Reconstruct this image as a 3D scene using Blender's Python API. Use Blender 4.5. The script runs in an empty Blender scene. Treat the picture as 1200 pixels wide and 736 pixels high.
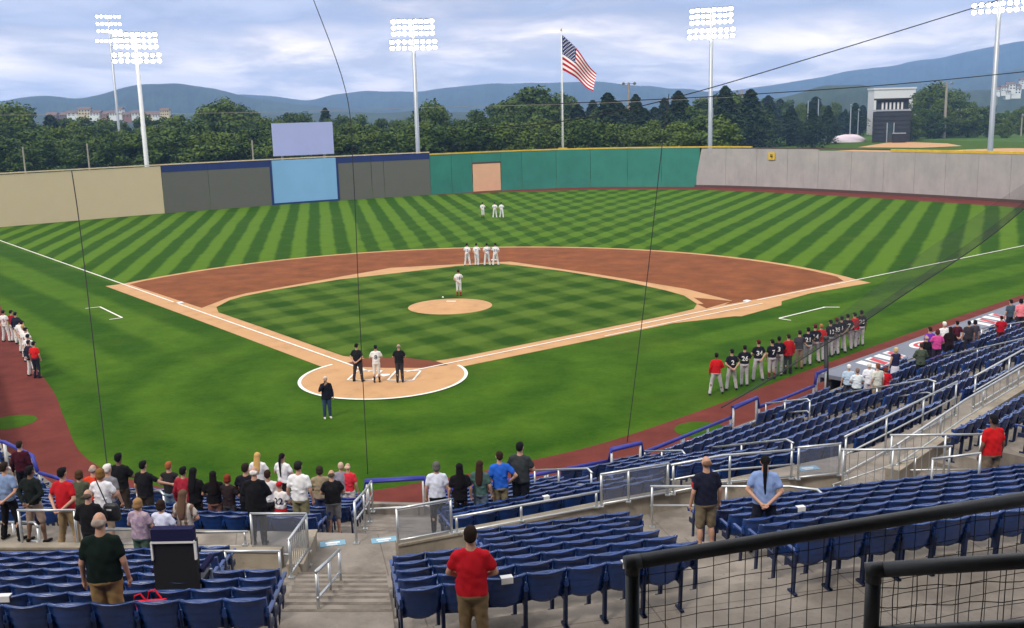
import bpy, bmesh, math, random
import numpy as np
from mathutils import Vector, Matrix
from mathutils.bvhtree import BVHTree
random.seed(7); rng = np.random.default_rng(7)
sc = bpy.context.scene
COL = sc.collection
R = math.radians

# ------------------------------------------------------------------ camera
CAMP = np.array([12.2001, -46.7744, 12.402]); YAW, PITCH, ROLL, FOC = -0.125215, 0.195125, -0.0260575, 1202.46
def _basis():
    cy, sy = math.cos(YAW), math.sin(YAW)
    f = np.array([sy*math.cos(PITCH), cy*math.cos(PITCH), -math.sin(PITCH)])
    r0 = np.array([cy, -sy, 0.]); u0 = np.cross(r0, f)
    c, s = math.cos(ROLL), math.sin(ROLL)
    return c*r0+s*u0, -s*r0+c*u0, f
RT, UP, FW = _basis()
cam = bpy.data.cameras.new('camera'); co = bpy.data.objects.new('camera', cam); COL.objects.link(co)
cam.sensor_fit = 'HORIZONTAL'; cam.sensor_width = 36; cam.lens = FOC/1200*36
cam.clip_start = .05; cam.clip_end = 30000
M = Matrix.Identity(4)
for i in range(3):
    M[i][0], M[i][1], M[i][2], M[i][3] = RT[i], UP[i], -FW[i], CAMP[i]
co.matrix_world = M
sc.camera = co
def _ray(x, y): return (x-600)/FOC*RT + (368-y)/FOC*UP + FW
def at(x, y, z=0.):                       # point of the place at height z seen at photo pixel x, y
    d = _ray(x, y); return CAMP + d*((z-CAMP[2])/d[2])
def ad(x, y, D): return CAMP + D*_ray(x, y)

# ------------------------------------------------------------------ world, sun, exposure
SUN_EL, SUN_AZ = 50, 205          # azimuth clockwise from +y
w = bpy.data.worlds.new('World'); sc.world = w; w.use_nodes = True
nt = w.node_tree; nt.nodes.clear()
class NG:
    """tiny node-graph writer"""
    def __init__(s, nt): s.nt = nt
    def n(s, t, **k):
        o = s.nt.nodes.new(t)
        for a, b in k.items(): setattr(o, a, b)
        return o
    def put(s, sock, v):
        if v is None: return
        if isinstance(v, bpy.types.NodeSocket): s.nt.links.new(v, sock)
        else:
            if hasattr(sock, 'default_value') and isinstance(v, (tuple, list)) and len(v) == 3 and sock.type == 'RGBA': v = (*v, 1)
            sock.default_value = v
    def m(s, op, a, b=None, c=None, clamp=False):
        o = s.n('ShaderNodeMath', operation=op, use_clamp=clamp)
        for i, v in enumerate((a, b, c)): s.put(o.inputs[i], v)
        return o.outputs[0]
    def vm(s, op, a, b=None):
        o = s.n('ShaderNodeVectorMath', operation=op)
        for i, v in enumerate((a, b)): s.put(o.inputs[i], v)
        return o.outputs[0]
    def mix(s, f, a, b, bt='MIX'):
        o = s.n('ShaderNodeMix', data_type='RGBA', blend_type=bt)
        s.put(o.inputs[0], f); s.put(o.inputs[6], a); s.put(o.inputs[7], b)
        return o.outputs[2]
    def noise(s, vec, scale, detail=4, rough=.55, out=0):
        o = s.n('ShaderNodeTexNoise')
        s.put(o.inputs['Vector'], vec); o.inputs['Scale'].default_value = scale
        o.inputs['Detail'].default_value = detail; o.inputs['Roughness'].default_value = rough
        return o.outputs[out]
    def rng(s, v, a, b, c=0., d=1., smooth=False):
        o = s.n('ShaderNodeMapRange', interpolation_type='SMOOTHSTEP' if smooth else 'LINEAR')
        for i, q in enumerate((v, a, b, c, d)): s.put(o.inputs[i], q)
        return o.outputs[0]
    def comb(s, x, y, z):
        o = s.n('ShaderNodeCombineXYZ')
        for i, q in enumerate((x, y, z)): s.put(o.inputs[i], q)
        return o.outputs[0]
    def sep(s, v):
        o = s.n('ShaderNodeSeparateXYZ'); s.put(o.inputs[0], v); return o.outputs
g = NG(nt)
sky = g.n('ShaderNodeTexSky', sky_type='NISHITA', sun_disc=False)
sky.sun_elevation = R(SUN_EL); sky.sun_rotation = R(SUN_AZ); sky.air_density = 1.2; sky.dust_density = 2
tc = g.n('ShaderNodeTexCoord')
X, Y, Z = g.sep(tc.outputs['Generated'])
zz = g.m('ADD', g.m('MAXIMUM', Z, 0.), .12)
cx = g.m('DIVIDE', X, zz); cyy = g.m('DIVIDE', Y, zz)
pv = g.comb(g.m('MULTIPLY', cx, .8), g.m('MULTIPLY', cyy, .62), 0.)
warp = g.noise(g.vm('ADD', pv, (3.1, 1.7, 0)), .6, 3)
pv2 = g.vm('ADD', pv, g.comb(g.m('MULTIPLY', warp, .8), warp, warp))
n1 = g.noise(pv2, 1.05, 10, .56)
n2 = g.noise(g.vm('ADD', pv2, (11., 4., 2.)), 1.7, 9, .58)
deck = g.rng(Z, .045, .092, 0., 1., True)                     # grey cloud deck above, bright band under it
grey = g.mix(g.rng(n1, .38, .62, 0., 1., True), (1.65, 1.9, 2.7), (3.5, 3.65, 4.4))
grey = g.mix(g.rng(Z, .12, .5, 0., 1., True), grey, g.mix(n1, (2.2, 2.25, 2.4), (3.6, 3.55, 3.5)))       # neutral overcast higher up
brt = g.mix(g.rng(n2, .38, .66, 0., 1., True), (5.6, 5.1, 4.8), (12.5, 10.6, 8.7))
edge = g.m('ADD', deck, g.m('MULTIPLY', g.m('SUBTRACT', n1, .5), 2.6), clamp=True)
cl = g.mix(edge, brt, grey)
cl = g.vm('MULTIPLY', cl, g.comb(*[g.m('ADD', 1., g.m('MULTIPLY', g.m('MAXIMUM', Z, 0.), 1.1))]*3))   # an overcast sky is brighter overhead
skyc = g.mix(g.rng(n2, .62, .75, 1., .9, True), sky.outputs[0], cl)
bg = g.n('ShaderNodeBackground'); g.put(bg.inputs[0], skyc); bg.inputs[1].default_value = .14
g.put(g.n('ShaderNodeOutputWorld').inputs[0], bg.outputs[0])
sl = bpy.data.lights.new('sun', 'SUN'); sl.energy = 1.5; sl.angle = R(12); sl.color = (1., .92, .80)
so = bpy.data.objects.new('sun', sl); COL.objects.link(so)
so.rotation_euler = (R(90-SUN_EL), 0, R(180-SUN_AZ))
sc.view_settings.view_transform = 'Standard'; sc.view_settings.look = 'None'
sc.view_settings.exposure = 0.72; sc.view_settings.gamma = 1
sc.cycles.volume_bounces = 2; sc.cycles.max_bounces = 8; sc.cycles.transparent_max_bounces = 24
try: sc.cycles.use_denoising = True
except Exception: pass

# ------------------------------------------------------------------ helpers
def link(o, parent=None):
    COL.objects.link(o)
    if parent is not None: o.parent = parent
    return o
def tag(o, label=None, cat=None, group=None, kind=None):
    for k, v in (('label', label), ('category', cat), ('group', group), ('kind', kind)):
        if v: o[k] = v
    return o
def empty(name, loc=(0, 0, 0), rz=0., label=None, cat=None, group=None):
    o = bpy.data.objects.new(name, None); o.empty_display_size = .2
    o.location = [float(v) for v in loc]; o.rotation_euler = (0, 0, rz); link(o)
    return tag(o, label, cat, group)
def obj(name, me, parent=None, mat=None, loc=None, rz=None):
    o = bpy.data.objects.new(name, me); link(o, parent)
    if mat is not None:
        if not me.materials: me.materials.append(mat)
        elif me.materials[0] is not mat:
            o.material_slots[0].link = 'OBJECT'; o.material_slots[0].material = mat
    if loc is not None: o.location = [float(v) for v in loc]
    if rz is not None: o.rotation_euler = (0, 0, rz)
    return o
class MB:
    def __init__(s): s.v = []; s.f = []; s.mi = []; s.k = 0
    def add(s, vs, fs):
        o = len(s.v); s.v += [tuple(float(c) for c in v) for v in vs]
        s.f += [tuple(i+o for i in f) for f in fs]; s.mi += [s.k]*len(fs); return s
    def box(s, c, d, rz=0., rx=0.):
        x, y, z = d[0]/2, d[1]/2, d[2]/2
        m = Matrix.Rotation(rz, 3, 'Z') @ Matrix.Rotation(rx, 3, 'X')
        vs = [Vector(c) + m @ Vector((a*x, b*y, e*z)) for e in (-1, 1) for a, b in ((-1, -1), (1, -1), (1, 1), (-1, 1))]
        return s.add(vs, [(3, 2, 1, 0), (4, 5, 6, 7), (0, 1, 5, 4), (1, 2, 6, 5), (2, 3, 7, 6), (3, 0, 4, 7)])
    def prism(s, pts, z0, z1):            # plan polygon, ccw
        n = len(pts); vs = [(p[0], p[1], z0) for p in pts]+[(p[0], p[1], z1) for p in pts]
        return s.add(vs, [tuple(range(n))[::-1], tuple(range(n, 2*n))]+[(i, (i+1) % n, n+(i+1) % n, n+i) for i in range(n)])
    def flat(s, pts, z):
        return s.add([(p[0], p[1], z) for p in pts], [tuple(range(len(pts)))])
    def quad(s, *p): return s.add(p, [tuple(range(len(p)))])
    def tube(s, pts, r, n=8, r2=None):
        pts = [Vector([float(c) for c in p]) for p in pts]; m = len(pts); o = len(s.v)
        for i, p in enumerate(pts):
            a = pts[max(0, i-1)]; b = pts[min(m-1, i+1)]; d = (b-a).normalized()
            ref = Vector((0, 0, 1)) if abs(d.z) < .95 else Vector((1, 0, 0))
            u = d.cross(ref).normalized(); v = u.cross(d)
            rr = r if r2 is None else r+(r2-r)*i/(m-1)
            k = 1.
            if 0 < i < m-1:
                c = (pts[i]-pts[i-1]).normalized().dot((pts[i+1]-pts[i]).normalized()); k = min(1.5, 1/max(.5, math.sqrt((1+c)/2)))
            for j in range(n):
                t = 2*math.pi*j/n; s.v.append(tuple(p+(u*math.cos(t)+v*math.sin(t))*rr*k))
        for i in range(m-1):
            for j in range(n):
                s.f.append((o+i*n+j, o+(i+1)*n+j, o+(i+1)*n+(j+1) % n, o+i*n+(j+1) % n)); s.mi.append(s.k)
        s.f.append(tuple(o+j for j in range(n))); s.f.append(tuple(o+(m-1)*n+j for j in range(n))[::-1]); s.mi += [s.k]*2
        return s
    def mesh(s, name, mats=(), smooth=False):
        me = bpy.data.meshes.new(name); me.from_pydata(s.v, [], s.f)
        for m in (mats if isinstance(mats, (list, tuple)) else [mats]):
            if m: me.materials.append(m)
        if s.k: me.polygons.foreach_set('material_index', s.mi)
        if smooth: me.polygons.foreach_set('use_smooth', [True]*len(me.polygons))
        me.update(); return me
    def build(s, name, mats=(), parent=None, smooth=False, loc=None, rz=None):
        return obj(name, s.mesh(name, mats, smooth), parent, None, loc, rz)
def struct(name, mb, mat, smooth=False):
    return tag(mb.build(name, mat, None, smooth), kind='structure')
def uu(a, b): a, b = np.array(a, float), np.array(b, float); return (b-a)/np.linalg.norm(b-a)

# ------------------------------------------------------------------ materials
def mat(name, col, rough=.7, metal=0., var=0., vs=3., bump=0., bs=30., spec=.4, col2=None, stain=0.):
    m = bpy.data.materials.new(name); m.use_nodes = True; t = m.node_tree; g = NG(t)
    b = t.nodes['Principled BSDF']; b.inputs['Roughness'].default_value = rough; b.inputs['Metallic'].default_value = metal
    b.inputs['Specular IOR Level'].default_value = spec
    geo = g.n('ShaderNodeNewGeometry'); p = geo.outputs['Position']
    c = col
    if var:
        f = g.rng(g.noise(p, vs, 5), .3, .7)
        c2 = col2 or tuple(min(1, x*(1+var)) for x in col)
        c1 = col if col2 else tuple(x*(1-var) for x in col)
        c = g.mix(f, c1, c2)
    if stain:
        f = g.rng(g.noise(g.vm('MULTIPLY', p, (1, 1, .35)), .9, 9, .72), .46, .72, 0, stain)
        if stain > .7: f = g.m('MAXIMUM', f, g.rng(g.noise(p, 13, 2), .66, .72, 0, .55))
        c = g.mix(f, c, tuple(x*.45 for x in col))
    g.put(b.inputs['Base Color'], c)
    if bump:
        bn = g.n('ShaderNodeBump'); bn.inputs['Strength'].default_value = bump; bn.inputs['Distance'].default_value = .02
        g.put(bn.inputs['Height'], g.noise(p, bs, 5)); g.put(b.inputs['Normal'], bn.outputs[0])
    return m
def joints_in(m, w_, h_, ang, dark=.5):
    t = m.node_tree; g = NG(t); b = t.nodes['Principled BSDF']; src = b.inputs['Base Color'].links[0].from_socket
    mp = g.n('ShaderNodeMapping'); mp.inputs['Rotation'].default_value = (0, 0, ang); g.put(mp.inputs['Vector'], g.n('ShaderNodeNewGeometry').outputs['Position'])
    br = g.n('ShaderNodeTexBrick'); br.offset = 0; g.put(br.inputs['Vector'], mp.outputs[0]); br.inputs['Scale'].default_value = 1; br.inputs['Brick Width'].default_value = w_; br.inputs['Row Height'].default_value = h_
    br.inputs['Mortar Size'].default_value = .012; br.inputs['Mortar Smooth'].default_value = .3
    g.put(b.inputs['Base Color'], g.mix(g.m('MULTIPLY', br.outputs['Fac'], dark), src, (.05, .043, .036)))
def srgb(r, g_, b): return tuple(((c/255+.055)/1.055)**2.4 if c > 10 else c/255/12.92 for c in (r, g_, b))
MT = {}
MT['concrete'] = mat('concrete', (.25, .22, .19), .85, var=.2, vs=1.3, bump=.25, bs=22, stain=.85, spec=.12)
MT['nosing'] = mat('worn_step_edge', (.15, .125, .10), .9, var=.3, vs=6)
MT['wall_concrete'] = mat('parapet_concrete', (.31, .27, .215), .85, var=.16, vs=2.2, bump=.25, bs=18, stain=.8, spec=.12)
MT['alu'] = mat('aluminium', (.52, .54, .55), .38, .75, var=.1, vs=5)
MT['whitepost'] = mat('painted_post', (.62, .63, .63), .45, .2, var=.08, vs=6)
MT['pad'] = mat('blue_vinyl_pad', (.028, .034, .27), .5, var=.15, vs=4)
MT['seat'] = mat('seat_plastic', (.010, .042, .18), .24, var=.4, vs=1.7, spec=.6)
MT['seat_dark'] = mat('seat_iron', (.012, .022, .065), .45, .2, var=.2, vs=3)
MT['darkrail'] = mat('dark_rail', (.105, .105, .105), .48, .25, var=.15, vs=9, bump=.08, bs=60)
MT['wire'] = mat('dark_wire', (.02, .02, .022), .5, .5)
MT['cable'] = mat('black_cable', (.012, .013, .015), .6)
MT['track'] = mat('warning_track', (.135, .031, .023), .95, var=.2, vs=.8, bump=.3, bs=14, stain=.22, spec=.12)
MT['clay'] = mat('infield_clay', (.200, .066, .023), .95, var=.26, vs=.5, bump=.5, bs=6, stain=.38, spec=.12)
MT['sand'] = mat('sandy_dirt', (.51, .295, .145), .95, var=.2, vs=.9, bump=.5, bs=6, stain=.36, spec=.12)
MT['cutout'] = mat('home_clay', (.16, .05, .026), .95, var=.12, vs=.7, bump=.3, bs=12, spec=.12)
MT['chalk'] = mat('chalk', (.80, .78, .72), .9, var=.12, vs=2.5)
MT['base'] = mat('base_rubber', (.8, .8, .78), .6, var=.04)
MT['green'] = mat('green_wall', (.03, .205, .15), .6, var=.12, vs=.35, stain=.15)
MT['tan'] = mat('tan_wall', (.66, .52, .325), .7, var=.02, vs=.6)
MT['gray'] = mat('grey_panel', (.13, .125, .10), .7, var=.03, vs=.6)
MT['navy'] = mat('navy_band', (.012, .028, .14), .6, var=.06, vs=.6)
MT['skyblue'] = mat('blue_panel', (.24, .47, .75), .7, var=.05, vs=.2)
MT['lavender'] = mat('lavender_panel', (.42, .46, .74), .6, var=.03, vs=.4)
MT['salmon'] = mat('salmon_panel', (.76, .43, .26), .7, var=.05, vs=.5)
MT['yellow'] = mat('yellow_cap', (.66, .43, .03), .6, var=.15, vs=1.)
MT['brown'] = mat('brown_trim_shadow', (.09, .05, .04), .7)
MT['block'] = mat('wall_block', (.36, .34, .33), .85, var=.10, vs=.5, col2=(.43, .39, .37), bump=.2, bs=6, stain=.25)
MT['galv'] = mat('galvanised', (.40, .43, .47), .45, .5, var=.08, vs=.4)
MT['white'] = mat('white_paint', (.72, .72, .72), .5, var=.05)
MT['black'] = mat('black_cladding', (.022, .024, .03), .6, var=.3, vs=.5)
MT['blackpaint'] = mat('black_paint', (.014, .014, .016), .5)
MT['glass'] = mat('dark_glass', (.03, .05, .06), .08, spec=.8)
MT['wood'] = mat('weathered_wood', (.33, .29, .24), .85, var=.15, vs=1)
MT['bark'] = mat('bark', (.06, .045, .035), .9, var=.2, vs=2)
MT['red'] = mat('red_print', (.48, .02, .025), .5)
MT['roofgray'] = mat('dugout_roof', (.16, .175, .22), .65, var=.08, vs=.6)
MT['plate_blue'] = mat('floor_decal', (.18, .36, .48), .6, var=.1, vs=4)
MT['brick'] = mat('reddish_brick', (.30, .14, .10), .8, var=.1, vs=.3)
MT['roofr'] = mat('dull_roof', (.16, .10, .085), .8, var=.1, vs=.3)
joints_in(MT['concrete'], 2.9, 3.3, R(-20))
def glow(name, col, s):
    m = bpy.data.materials.new(name); m.use_nodes = True; t = m.node_tree; t.nodes.clear(); g = NG(t)
    e = g.n('ShaderNodeEmission'); g.put(e.inputs[0], col); e.inputs[1].default_value = s
    g.put(g.n('ShaderNodeOutputMaterial').inputs[0], e.outputs[0])
    m.cycles.emission_sampling = 'NONE'; return m
MT['lamp'] = glow('lit_lamp', (1., .97, .9), 14.)
def netmat(name, col, alpha):
    m = bpy.data.materials.new(name); m.use_nodes = True; t = m.node_tree; g = NG(t)
    b = t.nodes['Principled BSDF']; g.put(b.inputs['Base Color'], col); b.inputs['Roughness'].default_value = .8
    geo = g.n('ShaderNodeNewGeometry')
    f = g.rng(g.noise(geo.outputs['Position'], 1.1, 4), .3, .7, alpha*.7, alpha*1.25)
    g.put(b.inputs['Alpha'], f); return m
MT['net'] = netmat('black_netting', (.015, .02, .02), .26)
MT['net_dense'] = netmat('gathered_netting', (.012, .015, .016), .42)
def glassmat():
    m = bpy.data.materials.new('clear_panel'); m.use_nodes = True; t = m.node_tree; t.nodes.clear(); g = NG(t)
    a = g.n('ShaderNodeBsdfTransparent'); g.put(a.inputs[0], (.86, .88, .92)); b = g.n('ShaderNodeBsdfGlossy'); b.inputs['Roughness'].default_value = .08
    d = g.n('ShaderNodeBsdfDiffuse'); g.put(d.inputs[0], (.5, .52, .55))
    x = g.n('ShaderNodeMixShader'); fr = g.n('ShaderNodeFresnel'); fr.inputs[0].default_value = 1.45
    g.put(x.inputs[0], .10); g.put(x.inputs[1], a.outputs[0]); g.put(x.inputs[2], d.outputs[0])
    y = g.n('ShaderNodeMixShader'); g.put(y.inputs[0], fr.outputs[0]); g.put(y.inputs[1], x.outputs[0]); g.put(y.inputs[2], b.outputs[0])
    g.put(g.n('ShaderNodeOutputMaterial').inputs[0], y.outputs[0]); return m
MT['clear'] = glassmat()
def turf(name, kind):
    m = bpy.data.materials.new(name); m.use_nodes = True; t = m.node_tree; g = NG(t)
    b = t.nodes['Principled BSDF']; b.inputs['Roughness'].default_value = .9; b.inputs['Specular IOR Level'].default_value = .05
    p = g.n('ShaderNodeNewGeometry').outputs['Position']; x, y, z = g.sep(p)
    wob = g.m('MULTIPLY', g.m('SUBTRACT', g.noise(p, .12, 2), .5), .55)
    def stripe(az, per, ph=0., k=2.7):
        a = R(az); c = g.m('ADD', g.m('SUBTRACT', g.m('MULTIPLY', x, math.cos(a)), g.m('MULTIPLY', y, math.sin(a))), wob)
        s_ = g.m('SINE', g.m('ADD', g.m('MULTIPLY', c, 2*math.pi/per), ph))
        return g.rng(s_, -1/k, 1/k, -.5, .5)
    if kind == 'out':
        s1 = g.m('MULTIPLY', stripe(-17.5, 2.75), g.rng(x, -2, 30, 1., 0., True))
        s2 = g.m('MULTIPLY', stripe(18, 3.05, 1.), g.rng(x, -24, 6, 0., 1., True))
        fair = g.m('ADD', s1, s2)
        ax = g.m('ABSOLUTE', x)
        # foul ground: broad passes parallel to each foul line
        sl_ = g.m('MULTIPLY', stripe(-45, 5.4, .4, 2.6), .55); sr_ = g.m('MULTIPLY', stripe(45, 4.6, .4, 2.4), .42)
        fl_ = g.mix(g.m('GREATER_THAN', x, 0.), g.comb(sl_, 0., 0.), g.comb(sr_, 0., 0.))
        rr = g.m('SQRT', g.m('ADD', g.m('MULTIPLY', x, x), g.m('MULTIPLY', y, y)))
        ring = g.m('MULTIPLY', g.rng(g.m('SINE', g.m('MULTIPLY', rr, 1.35)), -.7, .7, -.5, .5), .26)
        foul = g.sep(fl_)[0]
        foul = g.m('ADD', g.m('MULTIPLY', foul, g.rng(rr, 12, 18, 0., 1.)), g.m('MULTIPLY', ring, g.rng(rr, 12, 18, 1., 0.)))
        isf = g.rng(g.m('SUBTRACT', y, ax), -.3, .3)
        s_ = g.m('ADD', g.m('MULTIPLY', fair, isf), g.m('MULTIPLY', g.m('SUBTRACT', foul, .16), g.m('SUBTRACT', 1., isf)))
    else:
        s_ = g.m('ADD', g.m('MULTIPLY', stripe(-38, 3.3, .3, 2.2), .5), g.m('MULTIPLY', stripe(42, 3.3, 1.2, 2.2), .5))
    v = g.m('ADD', g.m('ADD', s_, .5), g.m('MULTIPLY', g.m('SUBTRACT', g.noise(g.vm('MULTIPLY', p, (1., 1., 1.)), .45, 8, .72), .5), 1.5), clamp=True)
    v = g.m('ADD', v, g.m('MULTIPLY', g.m('SUBTRACT', g.noise(p, 5., 5, .75), .5), .6), clamp=True)
    if kind == 'out': dk, lt = (.020, .066, .0015), (.076, .150, .009)
    else: dk, lt = (.018, .058, .002), (.080, .136, .015)
    c = g.mix(v, dk, lt)
    dry = g.rng(g.noise(g.vm('ADD', p, (40, 13, 0)), .16, 5), .56, .74, 0., .32)
    c = g.mix(dry, c, (.075, .115, .008))
    g.put(b.inputs['Base Color'], c)
    bn = g.n('ShaderNodeBump'); bn.inputs['Strength'].default_value = .5; bn.inputs['Distance'].default_value = .04
    g.put(bn.inputs['Height'], g.noise(p, 16, 4)); g.put(b.inputs['Normal'], bn.outputs[0]); return m
MT['turf'] = turf('mown_turf', 'out'); MT['infield'] = turf('infield_turf', 'in')
MT['rough'] = mat('rough_grass', (.06, .12, .02), .95, var=.3, vs=.05, bump=.3, bs=3, stain=.3, spec=.12)
def leafmat(name, a, b_, c_):
    m = bpy.data.materials.new(name); m.use_nodes = True; t = m.node_tree; g = NG(t)
    b = t.nodes['Principled BSDF']; b.inputs['Roughness'].default_value = .75; b.inputs['Specular IOR Level'].default_value = .2
    p = g.n('ShaderNodeNewGeometry').outputs['Position']; oi = g.n('ShaderNodeObjectInfo')
    f = g.rng(g.noise(p, .45, 3), .32, .68); c = g.mix(f, a, b_)
    c = g.mix(g.rng(oi.outputs['Random'], .35, 1., 0., .8), c, c_); g.put(b.inputs['Base Color'], c)
    return m
MT['leaf'] = leafmat('leaves', (.018, .044, .007), (.070, .115, .016), (.105, .155, .02))
MT['needle'] = leafmat('needles', (.010, .027, .009), (.030, .058, .016), (.02, .042, .013))
MT['hill'] = mat('forested_hill', (.020, .042, .022), .95, var=.5, vs=.012)
MT['skin'] = mat('skin', (.48, .27, .19), .6, var=.06, vs=9)
MT['skin_dark'] = mat('dark_skin', (.16, .085, .055), .6, var=.06, vs=9)
CM = {}
def cloth(rgb, pattern=None):
    key = (rgb, pattern)
    if key not in CM:
        c = srgb(*rgb); m = mat('cloth', c, .9, var=.05, vs=6, bump=.25, bs=55, spec=.15)
        if pattern:
            t = m.node_tree; g = NG(t); p = g.n('ShaderNodeTexCoord').outputs['Object']
            if pattern == 'floral': f = g.rng(g.noise(p, 13, 2), .45, .55)
            else: f = g.rng(g.m('SINE', g.m('MULTIPLY', g.sep(p)[0], 55.)), -.1, .1)
            g.put(t.nodes['Principled BSDF'].inputs['Base Color'], g.mix(f, c, (.42, .33, .38) if pattern == 'floral' else (.5, .45, .4)))
        CM[key] = m
    return CM[key]

# ------------------------------------------------------------------ ground and field
mb = MB(); N = 64
mb.flat([(4700*math.cos(2*math.pi*i/N), 4700*math.sin(2*math.pi*i/N)+1500) for i in range(N)], -.06)
struct('ground', mb, MT['rough'])
# outfield wall base line, from photo pixels on the ground plane, smoothed
WB = [(-75, 60), (-66, 70.5), (-51.7, 85.9), (-40, 96), (-32.1, 102.2), (-19.7, 110.4), (-9.7, 116.2), (-5.4, 118.2), (5.6, 120.2), (20.8, 117.2), (31.5, 110.6), (41.8, 101.5), (58., 83.4), (72, 64)]
FRONT = [(-40., 26.), (-10.2, -14.5), (-5.2, -18.8), (5.9, -18.8), (12.46, -14.8), (60., 41.8)]   # front wall of the stands
mb = MB(); mb.flat([(-60, 40), *FRONT[0:1], *FRONT[1:], (78, 56)] + WB[::-1], 0.)
struct('turf', mb, MT['turf'])
def smooth_line(pts, n=6):
    P = [np.array(p, float) for p in pts]; out = []
    for i in range(len(P)-1):
        p0, p1, p2, p3 = P[max(i-1, 0)], P[i], P[i+1], P[min(i+2, len(P)-1)]
        for k in range(n):
            t = k/n
            out.append(.5*((2*p1)+(-p0+p2)*t+(2*p0-5*p1+4*p2-p3)*t*t+(-p0+3*p1-3*p2+p3)*t**3))
    out.append(P[-1]); return out
# warning track: strip in front of stands and along the right/centre wall
def strip(a, b, z):
    m_ = MB()
    for i in range(len(a)-1): m_.quad((*a[i], z), (*b[i], z), (*b[i+1], z), (*a[i+1], z))
    return m_
inner = smooth_line([(-34, 21.5), (-24.2, 8.2), (-15.5, -2.6), (-12.2, -7.2), (-8.2, -12.4), (-3.5, -15.2), (1.5, -15.6), (5.5, -13.6), (7.7, -12.1), (11, -9.4), (15.3, -4.45), (19.35, .73), (26.4, 9.4), (36.8, 21.7), (56, 44)], 6)
outer = smooth_line([(-44, 18), (-32, 8), (-22, -4), (-18, -10), (-13, -18), (-6, -21.5), (1., -22), (7, -22), (9.4, -20.5), (13, -17), (18, -11), (22, -6), (30, 3), (39, 15), (59, 38)], 6)
struct('warning_track', strip(inner, outer, .006), MT['track'])
wl = smooth_line(WB[5:], 5)
def offs(line, d):
    out = []
    for i, p in enumerate(line):
        t = uu(line[max(i-1, 0)], line[min(i+1, len(line)-1)]); out.append(np.array(p)+d*np.array([t[1], -t[0]]))
    return out
tr_in = [np.array(p) for p in offs(wl, 5.2)]
for i in range(10): tr_in[i] = wl[i]+(tr_in[i]-wl[i])*(i/10)**.7
struct('outfield_track', strip(wl, tr_in, .006), MT['track'])
def circle(c, r, n=64, a0=0, a1=2*math.pi): return [(c[0]+r*math.cos(a0+(a1-a0)*i/n), c[1]+r*math.sin(a0+(a1-a0)*i/n)) for i in range(n if a1-a0 > 6.28 else n+1)]
S2 = math.sqrt(.5)
def ff(t, o=0.): return (t*S2+o*S2, t*S2-o*S2)     # along first base line, o = foul side
def tt(t, o=0.): return (-t*S2-o*S2, t*S2-o*S2)    # along third base line
def arcpts(r, inset=0.):
    c = (0, 18.44); pts = []
    a0 = math.atan2(27.5-18.44, 27.5); n = 40
    for i in range(n+1):
        a = a0+(math.pi-2*a0)*i/n; pts.append((c[0]+r*math.cos(a), c[1]+r*math.sin(a)))
    return pts
sand = [ff(-1.2, 0), ff(2.6, 1.), ff(19.0, 1.15), ff(20.5, 1.6), ff(23., 2.3), (18.3, 14.6), (21.1, 18.1), (21.3, 19.5), (23.6, 22.4), (28.3, 26.4)] + arcpts(29.15) + [(-28.5, 26.7), tt(20.3, 1.2), tt(2.6, 1.25)]
mb = MB(); mb.flat(sand, .012); struct('infield_sand', mb, MT['sand'])
mb = MB(); mb.flat(circle((0, 0), 4.02, 72), .018); struct('home_circle', mb, MT['sand'])
clay = [ff(24.6, -.5), ff(28.2, -.28), (26.6, 27.2)] + arcpts(28.55)[1:-1] + [(-26.9, 27.4), tt(24.4, -.6), (-16.5, 21.4), (-15.9, 23.2), (-8, 35), (1.5, 38), (9, 31), (15.5, 24.2), (18.2, 19.7), (17.6, 18.3)]
mb = MB(); mb.flat(clay, .018); struct('infield_clay', mb, MT['clay'])
grass = [(1.89, 3.15), (3.3, 4.3), (5.4, 6.4), (9.9, 10.9), (13.8, 14.8), (15.6, 16.9), (15.9, 18.6), (15.2, 21.6), (14.05, 23.6), (11.06, 27.7), (6.3, 32.6), (2.4, 35.7), (1, 36.6), (-.5, 36.7), (-2.7, 35.6), (-6.0, 32.8), (-10.75, 29.0), (-14.3, 24.4), (-15.6, 22.0), (-16.0, 20.5), (-15.9, 17.9), (-15.0, 16.1), (-10, 11.1), (-5.4, 6.4), (-3.2, 4.2), (-1.81, 3.65), (0.1, 3.9)]
cen = np.array([0, 19.]); border = [tuple(cen+(np.array(p)-cen)*(1+.42/np.linalg.norm(np.array(p)-cen))) for p in grass[6:22]]
mb = MB()
b2 = [np.array(p) for p in grass[6:22]]; m2 = strip(border, b2, .024); struct('infield_lip', m2, MT['sand'])
mb = MB(); mb.flat(grass, .030); struct('infield_grass', mb, MT['infield'])
mb = MB(); mb.flat([(1.9, 3.2), (2.75, 2.35), (1.6, 1.75), (-.3, 1.7), (-1.8, 1.9), (-2.6, 2.6), (-1.9, 3.7), (.1, 3.95)], .021); struct('home_cutout', mb, MT['cutout'])
mb = MB(); mb.flat([(15.2, 21.2), (18.2, 19.55), (16.4, 17.1), (15.9, 18.6)], .021); struct('first_base_cutout', mb, MT['clay'])
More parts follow.
